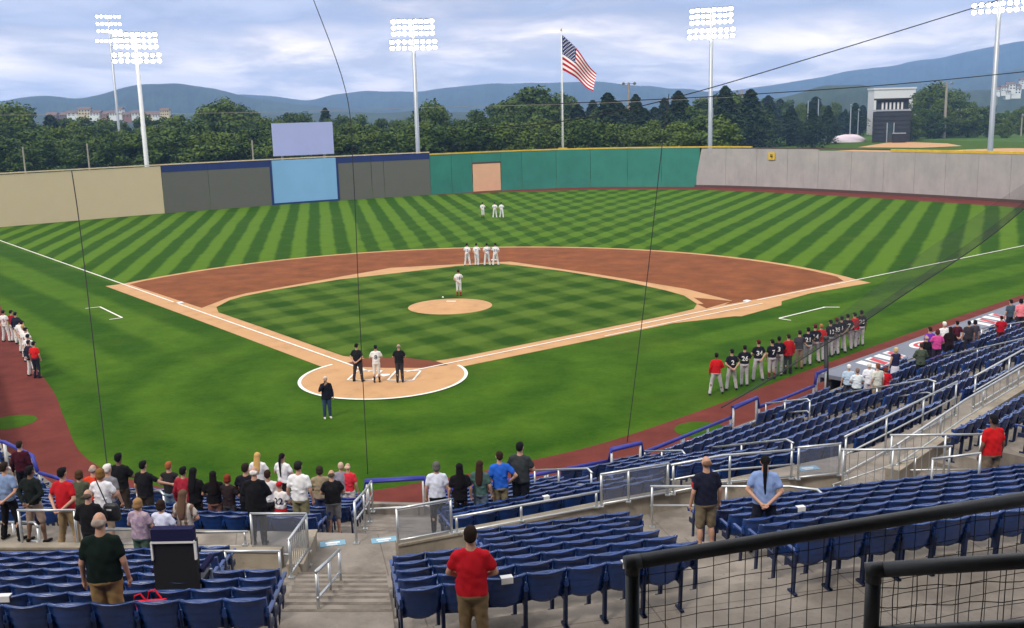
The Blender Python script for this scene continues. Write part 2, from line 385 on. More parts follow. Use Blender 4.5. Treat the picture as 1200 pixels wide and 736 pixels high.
# pitcher's mound: a low dome
mb = MB(); ring_n = 48; rings = [(2.74, .031), (2.3, .09), (1.6, .19), (.9, .25), (.01, .255)]
for r_, z_ in rings: mb.v += [(r_*math.cos(2*math.pi*i/ring_n), 17.98+r_*math.sin(2*math.pi*i/ring_n), z_) for i in range(ring_n)]
for k in range(len(rings)-1):
    for i in range(ring_n): mb.f.append((k*ring_n+i, k*ring_n+(i+1) % ring_n, (k+1)*ring_n+(i+1) % ring_n, (k+1)*ring_n+i)); mb.mi.append(0)
struct('pitchers_mound', mb, MT['sand'], True)
def linebox(p, q, wd, z=.036):
    d = uu(p, q); n = np.array([-d[1], d[0]])*wd/2; p, q = np.array(p, float), np.array(q, float)
    return [tuple(p-n), tuple(q-n), tuple(q+n), tuple(p+n)]
def lines(name, segs, wd=.11, z=.036):
    m_ = MB()
    for j, (p, q) in enumerate(segs): m_.flat(linebox(p, q, wd), z+.003*(j % 2))
    struct(name, m_, MT['chalk'])
lines('first_base_line', [(ff(1.3), ff(27.1)), (ff(28.), ff(96))], .12)
lines('third_base_line', [(tt(1.3), tt(27.1)), (tt(28.), tt(98))], .12)
lines('runner_lane', [(ff(13.7, .92), ff(27.4, .92))], .1)
lines('batters_box', [((s*1.59, -.7), (s*1.59, 1.13)) for s in (-1, 1)] + [((s*.37, -.7), (s*1.59, -.7)) for s in (-1, 1)] + [((s*.37, 1.13), (s*1.59, 1.13)) for s in (-1, 1)] + [((s*.37, -.7), (s*.37, 1.13)) for s in (-1, 1)], .1)
mb = MB(); a0 = math.radians(148); c1 = circle((0, 0), 4.06, 60, math.pi-.62, 2*math.pi+.62); c2 = circle((0, 0), 3.9, 60, math.pi-.62, 2*math.pi+.62)
struct('home_circle_line', strip(c1, c2, .036), MT['chalk'])
lines('first_coach_box', [((24.5, 17.3), (23.5, 17.35)), ((23.6, 17.3), (20.4, 13.9)), ((20.4, 13.85), (21, 13.3))], .12)
lines('third_coach_box', [((-25., 17.5), (-24.2, 18.1)), ((-24.3, 18.1), (-20.7, 14.3)), ((-20.7, 14.35), (-21.3, 13.75))], .12)
mb = MB(); mb.prism([(-.216, .432), (-.216, .216), (0, 0), (.216, .216), (.216, .432)], .02, .045)
tag(mb.build('home_plate', MT['base']), 'white five-sided rubber plate between the batter boxes', 'home plate')
def bag(p, lab):
    m_ = MB(); m_.box((0, 0, .035), (.38, .38, .05)); m_.box((0, 0, .068), (.33, .33, .016))
    tag(m_.build('base', MT['base'], None, False, (p[0], p[1], .018), R(45)), lab, 'base', 'white bases of the diamond')
bag(ff(27.25, -.2), 'white square base at the right corner of the infield')
bag((0, 38.8), 'white square base behind the four infielders')
bag(tt(27.25, -.2), 'white square base at the left corner of the infield')
mb = MB(); mb.box((0, 18.44, .27), (.61, .15, .03)); tag(mb.build('pitching_plate', MT['base']), 'white rubber slab set on top of the mound', 'pitching plate')
mb = MB(); mb.tube([(0, 0, 0), (0, 0, .05), (0, 0, .10)], .075, 8, .045); tag(mb.build('rosin_bag', MT['white'], None, True, at(519, 349, .2)), 'small white rosin bag on the back of the mound', 'rosin bag')
for p, l in ((at(12, 495), 'left'), (at(822, 504), 'right')):
    mb = MB(); mb.flat(circle(p[:2], 1.05, 32), .014); struct('on_deck_circle', mb, MT['turf'])

# ------------------------------------------------------------------ outfield wall
def basey(x):
    xs = [-60, 0, 193, 320, 397, 505, 587, 620, 700, 813, 1000, 1198, 1260]
    return float(np.interp(x, xs, [271, 266, 250, 240.5, 235, 229, 223, 221, 219.5, 219.5, 226.5, 238, 243]))
WL = np.array(smooth_line(WB, 8)); 
def wallpt(x):                     # where the sight line of photo column x meets the wall curve
    a = at(x, basey(x)); d = a[:2]-CAMP[:2]; best = None
    for i in range(len(WL)-1):
        p, q = WL[i], WL[i+1]; e = q-p; den = d[0]*e[1]-d[1]*e[0]
        if abs(den) < 1e-9: continue
        wv = p-CAMP[:2]; t = (wv[0]*e[1]-wv[1]*e[0])/den; s_ = (wv[0]*d[1]-wv[1]*d[0])/den
        if t > 0 and -1e-6 <= s_ <= 1+1e-6: return CAMP[:2]+d*t
    return a[:2]
def wallpanel(parent, name, x0, x1, z0, z1, m, th=.12, off=0., n=None, label=None, skew=0.):
    n = n or max(1, int(abs(x1-x0)/22)); mb = MB()
    P = [wallpt(x0+(x1-x0)*i/n) for i in range(n+1)]
    nr = []
    for i in range(n+1):
        t = uu(P[max(0, i-1)], P[min(n, i+1)]); nr.append(np.array([t[1], -t[0]]))   # towards the field
    f = [P[i]+nr[i]*off for i in range(n+1)]; b = [f[i]-nr[i]*th for i in range(n+1)]
    o = 0
    for i in range(n+1):
        s_ = skew if i == 0 else 0
        tv = uu(P[0], P[-1])*s_
        mb.v += [(*f[i], z0), (*(f[i]+tv), z1), (*b[i], z0), (*(b[i]+tv), z1)]
    for i in range(n):
        a, c = 4*i, 4*(i+1)
        mb.f += [(a, c, c+1, a+1), (a+2, a+3, c+3, c+2), (a+1, c+1, c+3, a+3), (a, a+2, c+2, c)]; mb.mi += [0]*4
    mb.f += [(0, 1, 3, 2), (4*n, 4*n+2, 4*n+3, 4*n+1)]; mb.mi += [0]*2
    o = mb.build(name, m, parent)
    if label: o['label'] = label
    return o
HW = 6.35
lw = empty('outfield_wall', (*wallpt(250), 0), 0, 'left outfield wall of tan, grey and pale blue boards with navy bands', 'wall')
def rel(parent): bpy.context.view_layer.update(); return parent
def pin(root):                     # parts were built in place: keep them there
    for c in root.children: c.matrix_parent_inverse = Matrix.Translation(Vector(root.location)).inverted() if root.rotation_euler.z == 0 else (Matrix.Translation(root.location) @ Matrix.Rotation(root.rotation_euler.z, 4, 'Z')).inverted()
for a, b in ((-45, 193),): wallpanel(lw, 'panel', a, b, 0, HW, MT['tan'], .14, label='plain tan wall board')
for a, b in ((194, 247), (247.5, 319)): wallpanel(lw, 'panel', a, b, 0, 5.5, MT['gray'], .14, label='dark grey wall board'); wallpanel(lw, 'band', a, b, 5.5, HW+.1, MT['navy'], .16, .02)
wallpanel(lw, 'frame', 319.2, 321.6, 0, HW+.1, MT['navy'], .2, .05)
wallpanel(lw, 'panel', 321.6, 396, .25, HW, MT['skyblue'], .14, .02, label='pale blue wall board')
wallpanel(lw, 'frame', 396, 398.4, 0, HW+.1, MT['navy'], .2, .05)
wallpanel(lw, 'frame', 321.7, 395.9, 0, .25, MT['navy'], .18, .03)
for a, b in ((398.5, 436.5), (437.2, 451), (451.5, 505)): wallpanel(lw, 'panel', a, b, 0, 5.5, MT['gray'], .14, label='dark grey wall board'); wallpanel(lw, 'band', a, b, 5.5, HW+.05, MT['navy'], .16, .02)
wallpanel(lw, 'cap', -45, 505, HW+.1, HW+.24, MT['tan'], .3, .06, 30)
pin(lw)
gw = empty('outfield_wall', (*wallpt(650), 0), 0, 'green centre field wall with a yellow top line behind the flag', 'wall')
for a, b in ((505.4, 530), (530.4, 554), (588, 612), (612.4, 652), (652.4, 692), (692.4, 735), (735.4, 775), (775.4, 819.5)):
    wallpanel(gw, 'panel', a, b, 0, 6.1, MT['green'], .14, skew=0)
wallpanel(gw, 'door', 555, 587, .1, 4.4, MT['salmon'], .14, .03, label='salmon pink board panel'); wallpanel(gw, 'lintel', 554, 588, 4.4, 4.65, MT['brown'], .18, .05)
wallpanel(gw, 'panel', 554.2, 587.8, 4.66, 6.1, MT['green'], .14); 
wallpanel(gw, 'cap', 505, 880, 6.1, 6.3, MT['yellow'], .3, .06, 24)
pin(gw)
cw = empty('outfield_wall', (*wallpt(1000), 0), 0, 'grey block right field wall with weathered face', 'wall')
xs = [814, 850, 886, 922, 958, 996, 1034, 1070, 1106, 1144, 1182, 1225]
for a, b in zip(xs[:-1], xs[1:]): wallpanel(cw, 'panel', a+.25 if a > 814 else a, b, 0, 5.95 if a < 940 else 5.75, MT['block'], .2, 0., skew=1.1 if a == 814 else 0)
wallpanel(cw, 'cap', 880.5, 1041, 5.98, 6.12, MT['brown'], .35, .05, 12); wallpanel(cw, 'cap', 1041.5, 1225, 5.78, 6.1, MT['yellow'], .35, .06, 14, 'yellow wall cap')  # brown strip is a shadow line put in as colour; yellow one is a cap
wallpanel(cw, 'footing', 814, 1225, .012, .35, MT['brown'], .12, .125, 24)
pin(cw)
# small yellow marker with a dark figure and the yellow flagpole foot
p = wallpt(904); t = uu(wallpt(900), wallpt(908)); rzw = math.atan2(t[1], t[0])
mk = empty('wall_marker', (*p, 4.9), rzw, 'small yellow square marker with a dark figure on the grey wall', 'marker')
mb = MB(); mb.box((0, -.16, 0), (1.1, .06, 1.1)); mb.build('plate', MT['yellow'], mk)
mb = MB(); mb.box((-.12, -.205, .08), (.12, .02, .4)); mb.box((.08, -.205, -.05), (.12, .02, .6)); mb.box((-.02, -.207, -.08), (.45, .02, .12)); mb.build('figure', MT['blackpaint'], mk)

# scoreboard above the wall
sp = ad(356, 184, 157); P0, P1 = ad(321, 187, 156), ad(391.5, 184, 160)
t = uu(P0[:2], P1[:2]); L = np.linalg.norm(P1[:2]-P0[:2]); mid = (P0+P1)/2
sb = empty('scoreboard', (mid[0], mid[1], 0), math.atan2(t[1], t[0]), 'blank lavender scoreboard panel standing above the left field wall', 'scoreboard')
mb = MB(); mb.box((0, 0, 9.05), (L, .3, 4.9)); mb.build('screen', MT['lavender'], sb)
mb = MB(); mb.box((0, .3, 9.05), (L*.98, .28, 4.7)); mb.build('housing', MT['galv'], sb)
for s in (-1, 1):
    mb = MB(); mb.tube([(s*L*.35, .45, 0), (s*L*.35, .45, 9.)], .2); mb.build('post', MT['galv'], sb)

# ------------------------------------------------------------------ trees, hills, town
def crown_mesh(name, mat_, h, rad, kind, seed, nleaf=2400):
    r = np.random.default_rng(seed); V = []; 
    if kind == 'round':
        nc = 24; cs = []
        for i in range(nc):
            a = r.uniform(0, 2*math.pi); e = r.uniform(.0, 1.); rr = rad*math.sqrt(r.uniform(.02, 1))*(.78-.42*abs(e-.35))
            cs.append((rr*math.cos(a), rr*math.sin(a), h*(.14+.72*e), rad*r.uniform(.2, .42)))
        cs.append((0, 0, h*.87, rad*.33))
        for c in range(6): cs.append((r.normal()*.15*rad, r.normal()*.15*rad, h*(.14+.12*c), rad*.5))
        wts = np.array([c[3]**2 for c in cs]); wts /= wts.sum()
        ids = r.choice(len(cs), nleaf, p=wts); C = np.array(cs)[ids]
        d = r.normal(size=(nleaf, 3)); d /= np.linalg.norm(d, axis=1)[:, None]
        q = r.uniform(.55, 1.06, nleaf)[:, None]
        P = C[:, :3]+d*q*C[:, 3:4]*np.array([1, 1, .85]); nrm = d+r.normal(size=(nleaf, 3))*.6
        sz = r.uniform(.12, .30, nleaf)*rad/4.2
    else:
        lev = r.uniform(0, 1, nleaf)**.75; z = h*(.04+.96*lev)
        tier = (np.floor(lev*13)+.5)/13; k = (lev*13) % 1
        R_ = rad*(1-lev)**.6*(.75+.45*(1-k))*(1+.25*np.sin(tier*91)); a = r.uniform(0, 2*math.pi, nleaf)
        lob = 1+.28*np.sin(a*5+tier*37); rr = R_*lob*np.sqrt(r.uniform(.15, 1, nleaf))+.12
        P = np.stack([rr*np.cos(a), rr*np.sin(a), z-.25*rr], 1); nrm = np.stack([np.cos(a)*.5, np.sin(a)*.5, np.full(nleaf, .9)], 1)+r.normal(size=(nleaf, 3))*.5
        sz = r.uniform(.12, .30, nleaf)*rad/3.2
    nrm /= np.linalg.norm(nrm, axis=1)[:, None]
    ref = r.normal(size=(nleaf, 3)); u = np.cross(nrm, ref); u /= np.linalg.norm(u, axis=1)[:, None]; v = np.cross(nrm, u)
    sx = sz[:, None]; asp = r.uniform(.6, 1., nleaf)[:, None]
    Q = np.stack([P-u*sx, P+v*sx*asp*.8, P+u*sx, P-v*sx*asp], 1).reshape(-1, 3)
    me = bpy.data.meshes.new(name); me.from_pydata(Q.tolist(), [], np.arange(nleaf*4).reshape(-1, 4).tolist()); me.materials.append(mat_)
    return me
TV = []
for i in range(6): TV.append(('round', crown_mesh('crown', MT['leaf'], 15, 5.0+.5*(i % 3), 'round', 20+i, 7500)))
for i in range(3): TV.append(('cone', crown_mesh('crown', MT['needle'], 18, 4.2, 'cone', 40+i, 6000)))
def trunkmesh(h, top):
    m_ = MB(); m_.tube([(0, 0, -.3), (.1, 0, h*.3), (0, .1, h*.6), (0, 0, h*top)], .34, 8, .08)
    for k in range(4):
        a = k*1.7; m_.tube([(0, 0, h*(.3+.1*k)), (1.3*math.cos(a), 1.3*math.sin(a), h*(.42+.1*k)), (2.3*math.cos(a), 2.3*math.sin(a), h*(.5+.09*k))], .12, 5, .04)
    return m_.mesh('trunk', MT['bark'], True)
TRK = {'round': trunkmesh(15, .78), 'cone': trunkmesh(18, .92)}
ORD = ['first', 'second', 'third', 'fourth', 'fifth', 'sixth', 'seventh', 'eighth', 'ninth', 'tenth', 'eleventh', 'twelfth', 'thirteenth', 'fourteenth', 'fifteenth', 'sixteenth', 'seventeenth', 'eighteenth', 'nineteenth', 'twentieth']
def ordn(i):
    if i < 20: return ORD[i]
    tens = ['twenty', 'thirty', 'forty', 'fifty'][(i+1)//10-2]
    return (tens[:-1]+'ieth') if (i+1) % 10 == 0 else tens+'-'+ORD[i % 10]
# (photo x of crown, photo y of top, distance, kind)
TREES = []
def trow(x0, x1, tops, D, step, kind, jit=5):
    x = x0
    while x < x1:
        TREES.append((x+rng.uniform(-4, 4), float(np.interp(x, [t[0] for t in tops], [t[1] for t in tops]))+rng.uniform(-jit, jit), D*rng.uniform(.95, 1.05), kind(x))); x += step*rng.uniform(.8, 1.2)
rk = lambda x: 'round'
conf = lambda x: 'cone' if (680 < x < 990 and rng.random() < .62) or rng.random() < .06 else 'round'
back = [(-30, 128), (12, 126), (30, 139), (150, 138), (195, 136), (250, 124), (280, 122), (300, 134), (330, 131), (440, 134), (480, 140), (505, 122), (530, 139), (600, 116), (640, 106), (680, 118), (720, 117), (760, 124), (800, 114), (860, 112), (930, 124), (1000, 124), (1045, 122), (1065, 110), (1120, 100), (1160, 118), (1230, 118)]
front = [(-30, 158), (100, 156), (200, 150), (250, 148), (330, 152), (400, 150), (470, 148), (520, 150), (600, 146), (680, 144), (800, 146), (1230, 150)]
trow(-30, 990, back, 300, 22, conf)
trow(820, 1010, [(820, 116), (900, 112), (960, 120), (1010, 128)], 400, 11, lambda x: 'cone' if rng.random() < .6 else 'round', 6)
trow(-20, 820, [(a, b+8) for a, b in back], 250, 26, conf, 8)
trow(-15, 840, front, 205, 27, rk, 10)
trow(1078, 1260, [(a, b+16) for a, b in back], 350, 22, rk, 6)
trow(1072, 1260, [(a, b+26) for a, b in back], 335, 20, rk, 6)
trow(830, 1010, [(a, b+10) for a, b in back], 420, 15, conf, 5)
trow(1000, 1260, [(a, b+6) for a, b in back], 470, 17, rk, 6)
TREES += [(12, 118, 240, 'round'), (262, 114, 240, 'round'), (505, 116, 235, 'round'), (632, 100, 250, 'round'), (604, 112, 260, 'round'), (795, 108, 240, 'cone'), (850, 102, 250, 'cone'), (712, 110, 240, 'cone'), (745, 112, 250, 'cone'), (880, 106, 270, 'cone'), (1100, 96, 360, 'round'), (1090, 99, 370, 'round'), (1118, 103, 380, 'round'), (560, 128, 240, 'round')]
TREES.sort(key=lambda t: t[0])
WHERE = [(-60, 60, 'above the far left tan wall'), (60, 180, 'left of the white light tower'), (180, 320, 'between the light tower and the scoreboard'), (320, 400, 'behind the scoreboard panel'), (400, 490, 'between the scoreboard and the second light tower'), (490, 600, 'right of the second light tower'), (600, 720, 'around the flagpole'), (720, 835, 'between the flag and the third light tower'), (835, 930, 'right of the third light tower'), (930, 1030, 'left of the dark tower'), (1030, 1140, 'right of the dark tower'), (1140, 1300, 'beside the far right light tower')]
cnt = {}
for (x, y, D, kind) in TREES:
    top = ad(x, y, D); H = max(6., top[2]+.3)
    kk = [t for t in TV if t[0] == kind]; v = kk[rng.integers(len(kk))]; base_h = 15 if kind == 'round' else 18
    s = H/(base_h*(.98 if kind == 'round' else 1.0)); sxy = s*rng.uniform(1.0, 1.45) if kind == 'round' else s*rng.uniform(1.3, 2.1)
    wh = [w_[2] for w_ in WHERE if w_[0] <= x < w_[1]][0]; kd = 'dark conifer' if kind == 'cone' else 'leafy tree'
    ro = 'far' if D > 320 else 'rear' if D > 275 else 'middle' if D > 225 else 'near'
    c = cnt.get((wh, kd, ro), 0); cnt[(wh, kd, ro)] = c+1
    t = empty('conifer_tree' if kind == 'cone' else 'leafy_tree', (top[0], top[1], -.05), rng.uniform(0, 6.28), f'{kd} {wh}, {ordn(c)} from left in {ro} line', 'tree', 'trees beyond the outfield wall')
    t.scale = (sxy, sxy, s)
    obj('trunk', TRK[kind], t); obj('crown', v[1], t)
def shrub(x, D, lab, h=4.):
    p = ad(x, 170, D); t = empty('shrub', (p[0], p[1], -.05), rng.uniform(0, 6), lab, 'shrub', 'low bushes behind the outfield wall'); s = h/15
    t.scale = (s*1.55, s*1.55, s*1.0); obj('trunk', TRK['round'], t); obj('crown', TV[rng.integers(6)][1], t)
for i in range(58):
    x = -30+i*15.2+rng.uniform(-4, 4)
    shrub(x, rng.uniform(182, 196), f'{ordn(i % 29)} low bush from {"far left" if i < 29 else "flagpole"} in the undergrowth behind the wall', rng.uniform(8.5, 11.5))
# hills: ridges around the valley (photo x, photo y of the crest)
def ridge(name, pts, D, depth, seed):
    r = np.random.default_rng(seed); xs = np.arange(pts[0][0], pts[-1][0]+1, 3.); ys = np.interp(xs, [p[0] for p in pts], [p[1] for p in pts])
    nz = np.convolve(np.convolve(r.normal(size=len(xs)+40), np.ones(9)/3, 'same'), np.ones(7)/7, 'same')[20:20+len(xs)]; ys = np.convolve(np.pad(ys, 4, 'edge'), np.ones(9)/9, 'valid')+nz*.8
    prof = [(-1., 0.), (-.75, .22), (-.5, .5), (-.3, .72), (-.12, .92), (0, 1.), (.2, .8), (.6, .3), (1., 0.)]
    mb = MB(); n = len(prof)
    for i, (x, y) in enumerate(zip(xs, ys)):
        c = ad(x, y, D); dr = uu(CAMP[:2], c[:2]); hz = max(1., c[2])
        sp_ = .16*math.sin(i*.23+seed)+.1*math.sin(i*.61+2*seed)
        for (a, b) in prof:
            p = c[:2]+dr*a*depth*(1+sp_); hh = hz*b*(1+(.34*math.sin(i*.31+a*4+seed)+.2*math.sin(i*.83+a*6)+.12*math.sin(i*1.9))*(1-b)*(0 if b == 0 else 1)); mb.v.append((p[0], p[1], hh-.5))
    for i in range(len(xs)-1):
        for j in range(n-1): mb.f.append((i*n+j, (i+1)*n+j, (i+1)*n+j+1, i*n+j+1)); mb.mi.append(0)
    return struct(name, mb, MT['hill'], True)
ridge('mountain', [(-250, 104), (-60, 112), (0, 119), (30, 113), (60, 112), (90, 117), (110, 113), (140, 104), (170, 98), (200, 97), (240, 101), (270, 109), (310, 117), (345, 122), (400, 127), (470, 131)], 2200, 550, 1)
ridge('mountain', [(150, 112), (270, 111), (320, 112), (355, 118), (372, 117), (400, 108), (430, 106), (480, 108), (540, 101), (580, 98), (640, 97), (690, 95), (740, 99), (790, 103), (830, 108), (880, 118), (930, 124)], 3100, 750, 2)
ridge('mountain', [(780, 112), (850, 106), (905, 101), (960, 90), (1010, 81), (1060, 74), (1110, 65), (1150, 57), (1200, 48), (1300, 34), (1340, 32)], 3700, 850, 3)
ridge('mountain', [(860, 124), (930, 112), (990, 103), (1040, 99), (1090, 95), (1140, 88), (1200, 76), (1300, 66), (1450, 60)], 2500, 600, 4)
ridge('hill', [(880, 122), (930, 112), (960, 101), (1000, 97), (1018, 98), (1030, 108), (1060, 118)], 1000, 220, 5)
ridge('hill', [(1040, 116), (1090, 108), (1140, 106), (1200, 101), (1300, 95)], 1150, 250, 6)
ridge('hill', [(-200, 134), (0, 137), (80, 132), (160, 132), (230, 133), (330, 133), (420, 132), (520, 131), (620, 130), (760, 127), (860, 124)], 1300, 420, 7)
def building(name, x, y0, D, wd, dp, h, m, roof, lab, group, nx=4, nz=2, gable=True):
    p = ad(x, y0, D); t = empty(name, (p[0], p[1], p[2]), math.atan2(-FW[0], FW[1])+rng.uniform(-.3, .3), lab, 'building', group)
    mb = MB(); mb.box((0, 0, h/2-2), (wd, dp, h+4)); mb.build('wall', m, t)
    if gable:
        mb = MB(); a, b = wd/2+.4, dp/2+.4; mb.add([(-a, -b, h), (a, -b, h), (a, b, h), (-a, b, h), (-a, 0, h+dp*.28), (a, 0, h+dp*.28)], [(0, 1, 5, 4), (2, 3, 4, 5), (1, 2, 5), (3, 0, 4), (3, 2, 1, 0)]); mb.build('roof', roof, t)
    else:
        mb = MB(); mb.box((0, 0, h+.3), (wd+.6, dp+.6, .6)); mb.build('roof', roof, t)
    if not nx: return
    wm = MB(); wm.box((0, 0, 0), (wd/nx*.5, .2, h/nz*.5)); wme = wm.mesh('window', MT['glass'])
    for i in range(nx):
        for k in range(nz): obj('window', wme, t, None, (wd*((i+.5)/nx-.5), -dp/2-.03, h*(k+.5)/nz))
town = [(62, 133, 9, 'brick', 'long low'), (78, 133, 8, 'roofr', 'small'), (90, 131, 16, 'white', 'pale gabled'), (100, 130, 10, 'tan', 'cream block'), (112, 131, 13, 'white', 'white wide'), (124, 132, 8, 'brick', 'pink brick'), (134, 131, 9, 'white', 'narrow white'), (141, 130, 5, 'white', 'slim white tower'), (152, 133, 12, 'brick', 'reddish wide'), (162, 131, 11, 'white', 'white gabled'), (178, 132, 15, 'tan', 'cream gabled'), (186, 133, 9, 'white', 'small white'), (194, 131, 7, 'tan', 'tall cream')]
for i, (x, y, wd, m, adj) in enumerate(town):
    building('town_building', x, y+4.5, 800, wd*.72+1.5, 7, 2.+(2. if 'tower' in adj or 'tall' in adj or 'block' in adj else 0), MT[m], MT['roofr'], f'{adj} building of the distant town, {ordn(i)} from the left', 'buildings of the distant town')
for i, (x, y) in enumerate([(1168, 108), (1176, 107), (1184, 105), (1192, 104), (1199, 99), (1190, 110), (1180, 111)]):
    building('hillside_building', x, y, 900, 4+3.5*(i % 3)/2, 6, 2.6+(i*7 % 3), MT['white'], MT['roofr'], f'white building on the right hillside, {ordn(i)} towards the edge', 'white buildings on the right hillside', 3, 2)

# ------------------------------------------------------------------ practice field beyond the right wall
def patch(name, px, z, m): mb = MB(); mb.flat([at(x, y, 0)[:2] for x, y in px], z); struct(name, mb, m)
patch('practice_turf', [(850, 178), (1260, 181), (1260, 167), (1110, 164.5), (1020, 163.5), (985, 165), (880, 167)], -.03, MT['infield'])
patch('practice_dirt', [(1005, 172.5), (1080, 173), (1128, 171), (1110, 168), (1060, 166.2), (1040, 167)], -.02, MT['sand'])
patch('practice_path', [(900, 181), (1260, 186), (1260, 174), (1180, 173.5), (1080, 177), (1000, 175.5)], -.02, MT['sand'])
tp = at(1044, 166); TW = empty('press_tower', (tp[0], tp[1], -.05), R(-14), 'dark slatted press tower with a windowed top storey', 'building')
def part(root, name, m, *boxes):
    mb = MB()
    for b in boxes: mb.box(*b)
    return mb.build(name, m, root)
sc_ = np.linalg.norm(tp[:2]-CAMP[:2])/1202
W_ = 38*sc_; H_ = 45*sc_
part(TW, 'wall', MT['black'], ((0, 0, H_*.36), (W_, 8, H_*.72)))
for k in range(7): part(TW, 'plank', MT['black'], ((0, -4.08, H_*(.05+.1*k)), (W_+.1, .16, H_*.075)))
part(TW, 'door', MT['glass'], ((-W_*.02, -4.22, H_*.22), (W_*.14, .1, H_*.44))); part(TW, 'door_frame', MT['galv'], ((-W_*.11, -4.25, H_*.23), (.3, .2, H_*.46)), ((W_*.07, -4.25, H_*.23), (.3, .2, H_*.46)))
part(TW, 'wall', MT['blackpaint'], ((0, .2, H_*.86), (W_*.86, 7, H_*.27)))
for k in range(8): part(TW, 'window', MT['white'] if k in (1, 2, 3, 4, 5, 6) else MT['glass'], ((W_*(-.36+.103*k), -3.36, H_*.85), (W_*.05, .1, H_*.17)))
part(TW, 'roof', MT['blackpaint'], ((0, 0, H_*1.01), (W_*.98, 8.6, H_*.04)))
part(TW, 'balcony_rail', MT['galv'], ((0, -4.1, H_*.75), (W_, .15, H_*.04)))
bp_ = ad(1046, 140, 400); building('white_building', 1043, 150, 395, 46*395/1202, 10, 14.5, MT['white'], MT['white'], 'plain white block building rising behind the dark press tower', 'large buildings beyond right field', 0, 0, False)
tp = at(938, 169); bc = empty('batting_cage', (tp[0], tp[1], -.03), R(-10), 'dark netted batting cage on the practice field grass', 'batting cage')
part(bc, 'net_wall', MT['black'], ((0, 0, 1.7), (8.6, 4, 3.2)))
for s in (-1, 1):
    for e in (-1, 1): part(bc, 'post', MT['galv'], ((s*4.4, e*2.1, 1.8), (.15, .15, 3.6)))
tp = at(1053, 167); bx = empty('equipment_box', (tp[0], tp[1], -.03), R(-10), 'dark equipment box with a pale lid before the tower', 'box')
part(bx, 'body', MT['blackpaint'], ((0, 0, 1.4), (3.8, 2.5, 2.6))); part(bx, 'lid', MT['galv'], ((0, 0, 2.82), (3.9, 2.6, .22)))
# white tarpaulin over a roll
tp = at(994, 166.5); mb = MB(); n = 20
for j in range(9):
    f = j/8; 
    for i in range(n):
        a = 2*math.pi*i/n; rr = math.cos(f*math.pi/2)**.6*(1+.07*math.sin(3*a+j)); mb.v.append((5.2*rr*math.cos(a), 2.2*rr*math.sin(a), 2.3*math.sin(f*math.pi/2)*(1+.08*math.sin(2*a))))
for j in range(8):
    for i in range(n): mb.f.append((j*n+i, j*n+(i+1) % n, (j+1)*n+(i+1) % n, (j+1)*n+i)); mb.mi.append(0)
tag(mb.build('tarpaulin', cloth((215, 200, 212)), None, True, (tp[0], tp[1], -.03)), 'pale tarpaulin heap on the practice field grass', 'tarpaulin')
for i in range(4):
    tp = at(962+i*7, 165.5); c = empty('parked_car', (tp[0], tp[1], -.03), R(-20+9*i), ['dark parked car nearest the batting cage', 'grey parked car second from the batting cage', 'black parked car touching the pale tarpaulin', 'silver parked car half hidden by the tarpaulin'][i], 'car', 'cars parked beyond the practice field')
    m = [MT['black'], MT['galv'], MT['blackpaint'], MT['white']][i]
    mb = MB(); mb.add([(-2.1, -.85, .35), (2.1, -.85, .35), (2.1, .85, .35), (-2.1, .85, .35), (-2.15, -.85, .85), (2.1, -.85, .8), (2.1, .85, .8), (-2.15, .85, .85), (-1.4, -.7, 1.42), (.6, -.7, 1.42), (.6, .7, 1.42), (-1.4, .7, 1.42), (1.25, -.8, .9), (1.25, .8, .9)], [(3, 2, 1, 0), (0, 1, 5, 4), (2, 3, 7, 6), (1, 2, 6, 5), (3, 0, 4, 7), (4, 5, 12, 9, 8), (6, 7, 11, 10, 13), (8, 9, 10, 11), (4, 8, 11, 7), (9, 12, 13, 10), (12, 5, 6, 13)]); mb.build('body', m, c)
    wm = MB(); wm.tube([(0, -.1, 0), (0, .1, 0)], .33, 10); wme = wm.mesh('wheel', MT['blackpaint'])
    for sx in (-1.3, 1.3):
        for sy in (-.82, .82): obj('wheel', wme, c, None, (sx, sy, .33))
part_ = None
# wooden and thin light poles in the distance
def farpole(x, y0, y1, D, r, m, lab, arms=0, lamp=True, cat='light pole'):
    b = ad(x, y0, D); t_ = ad(x, y1, D); H = t_[2]+.05; t = empty('light_pole', (b[0], b[1], -.05), math.atan2(-FW[0], FW[1]), lab, cat, 'distant light poles')
    mb = MB(); mb.tube([(0, 0, 0), (0, 0, H)], r, 8, r*.75); mb.build('pole', m, t)
    for k in range(arms): part(t, 'crossarm', MT['wood'], ((0, -.1, H-.3-k*.9), (3.4-.4*k, .15, .18)))
    if lamp:
        me = MB().tube([(0, 0, 0), (0, -.5, -.2)], .3, 8, .42).mesh('lamp', MT['galv'])
        for s in ((-1.4, 1.4) if arms else (0,)): obj('lamp', me, t, None, (s, -.15, H-.1))
farpole(737, 155, 97, 262, .42, MT['wood'], 'wooden light pole right of the flag', 2)
farpole(868, 168, 106, 300, .42, MT['wood'], 'wooden light pole right of the third light tower', 2)
farpole(1106, 166, 97, 340, .5, MT['wood'], 'tall wooden light pole right of the dark tower', 2)
farpole(1125, 166, 128, 345, .3, MT['wood'], 'shorter dim pole beside the tall wooden pole', 1)
farpole(946, 160, 118, 330, .22, MT['galv'], 'left one of two bare thin poles before the conifers', 0, False)
farpole(958, 160, 116, 330, .22, MT['galv'], 'right one of two bare thin poles before the conifers', 0, False)
farpole(996, 160, 123, 340, .24, MT['galv'], 'thin lamp pole with a bright head above the tarpaulin')
farpole(1005, 160, 128, 345, .2, MT['galv'], 'thin lamp pole left of the dark press tower')
farpole(1070, 166, 134, 330, .2, MT['galv'], 'thin grey pole at the right edge of the press tower')
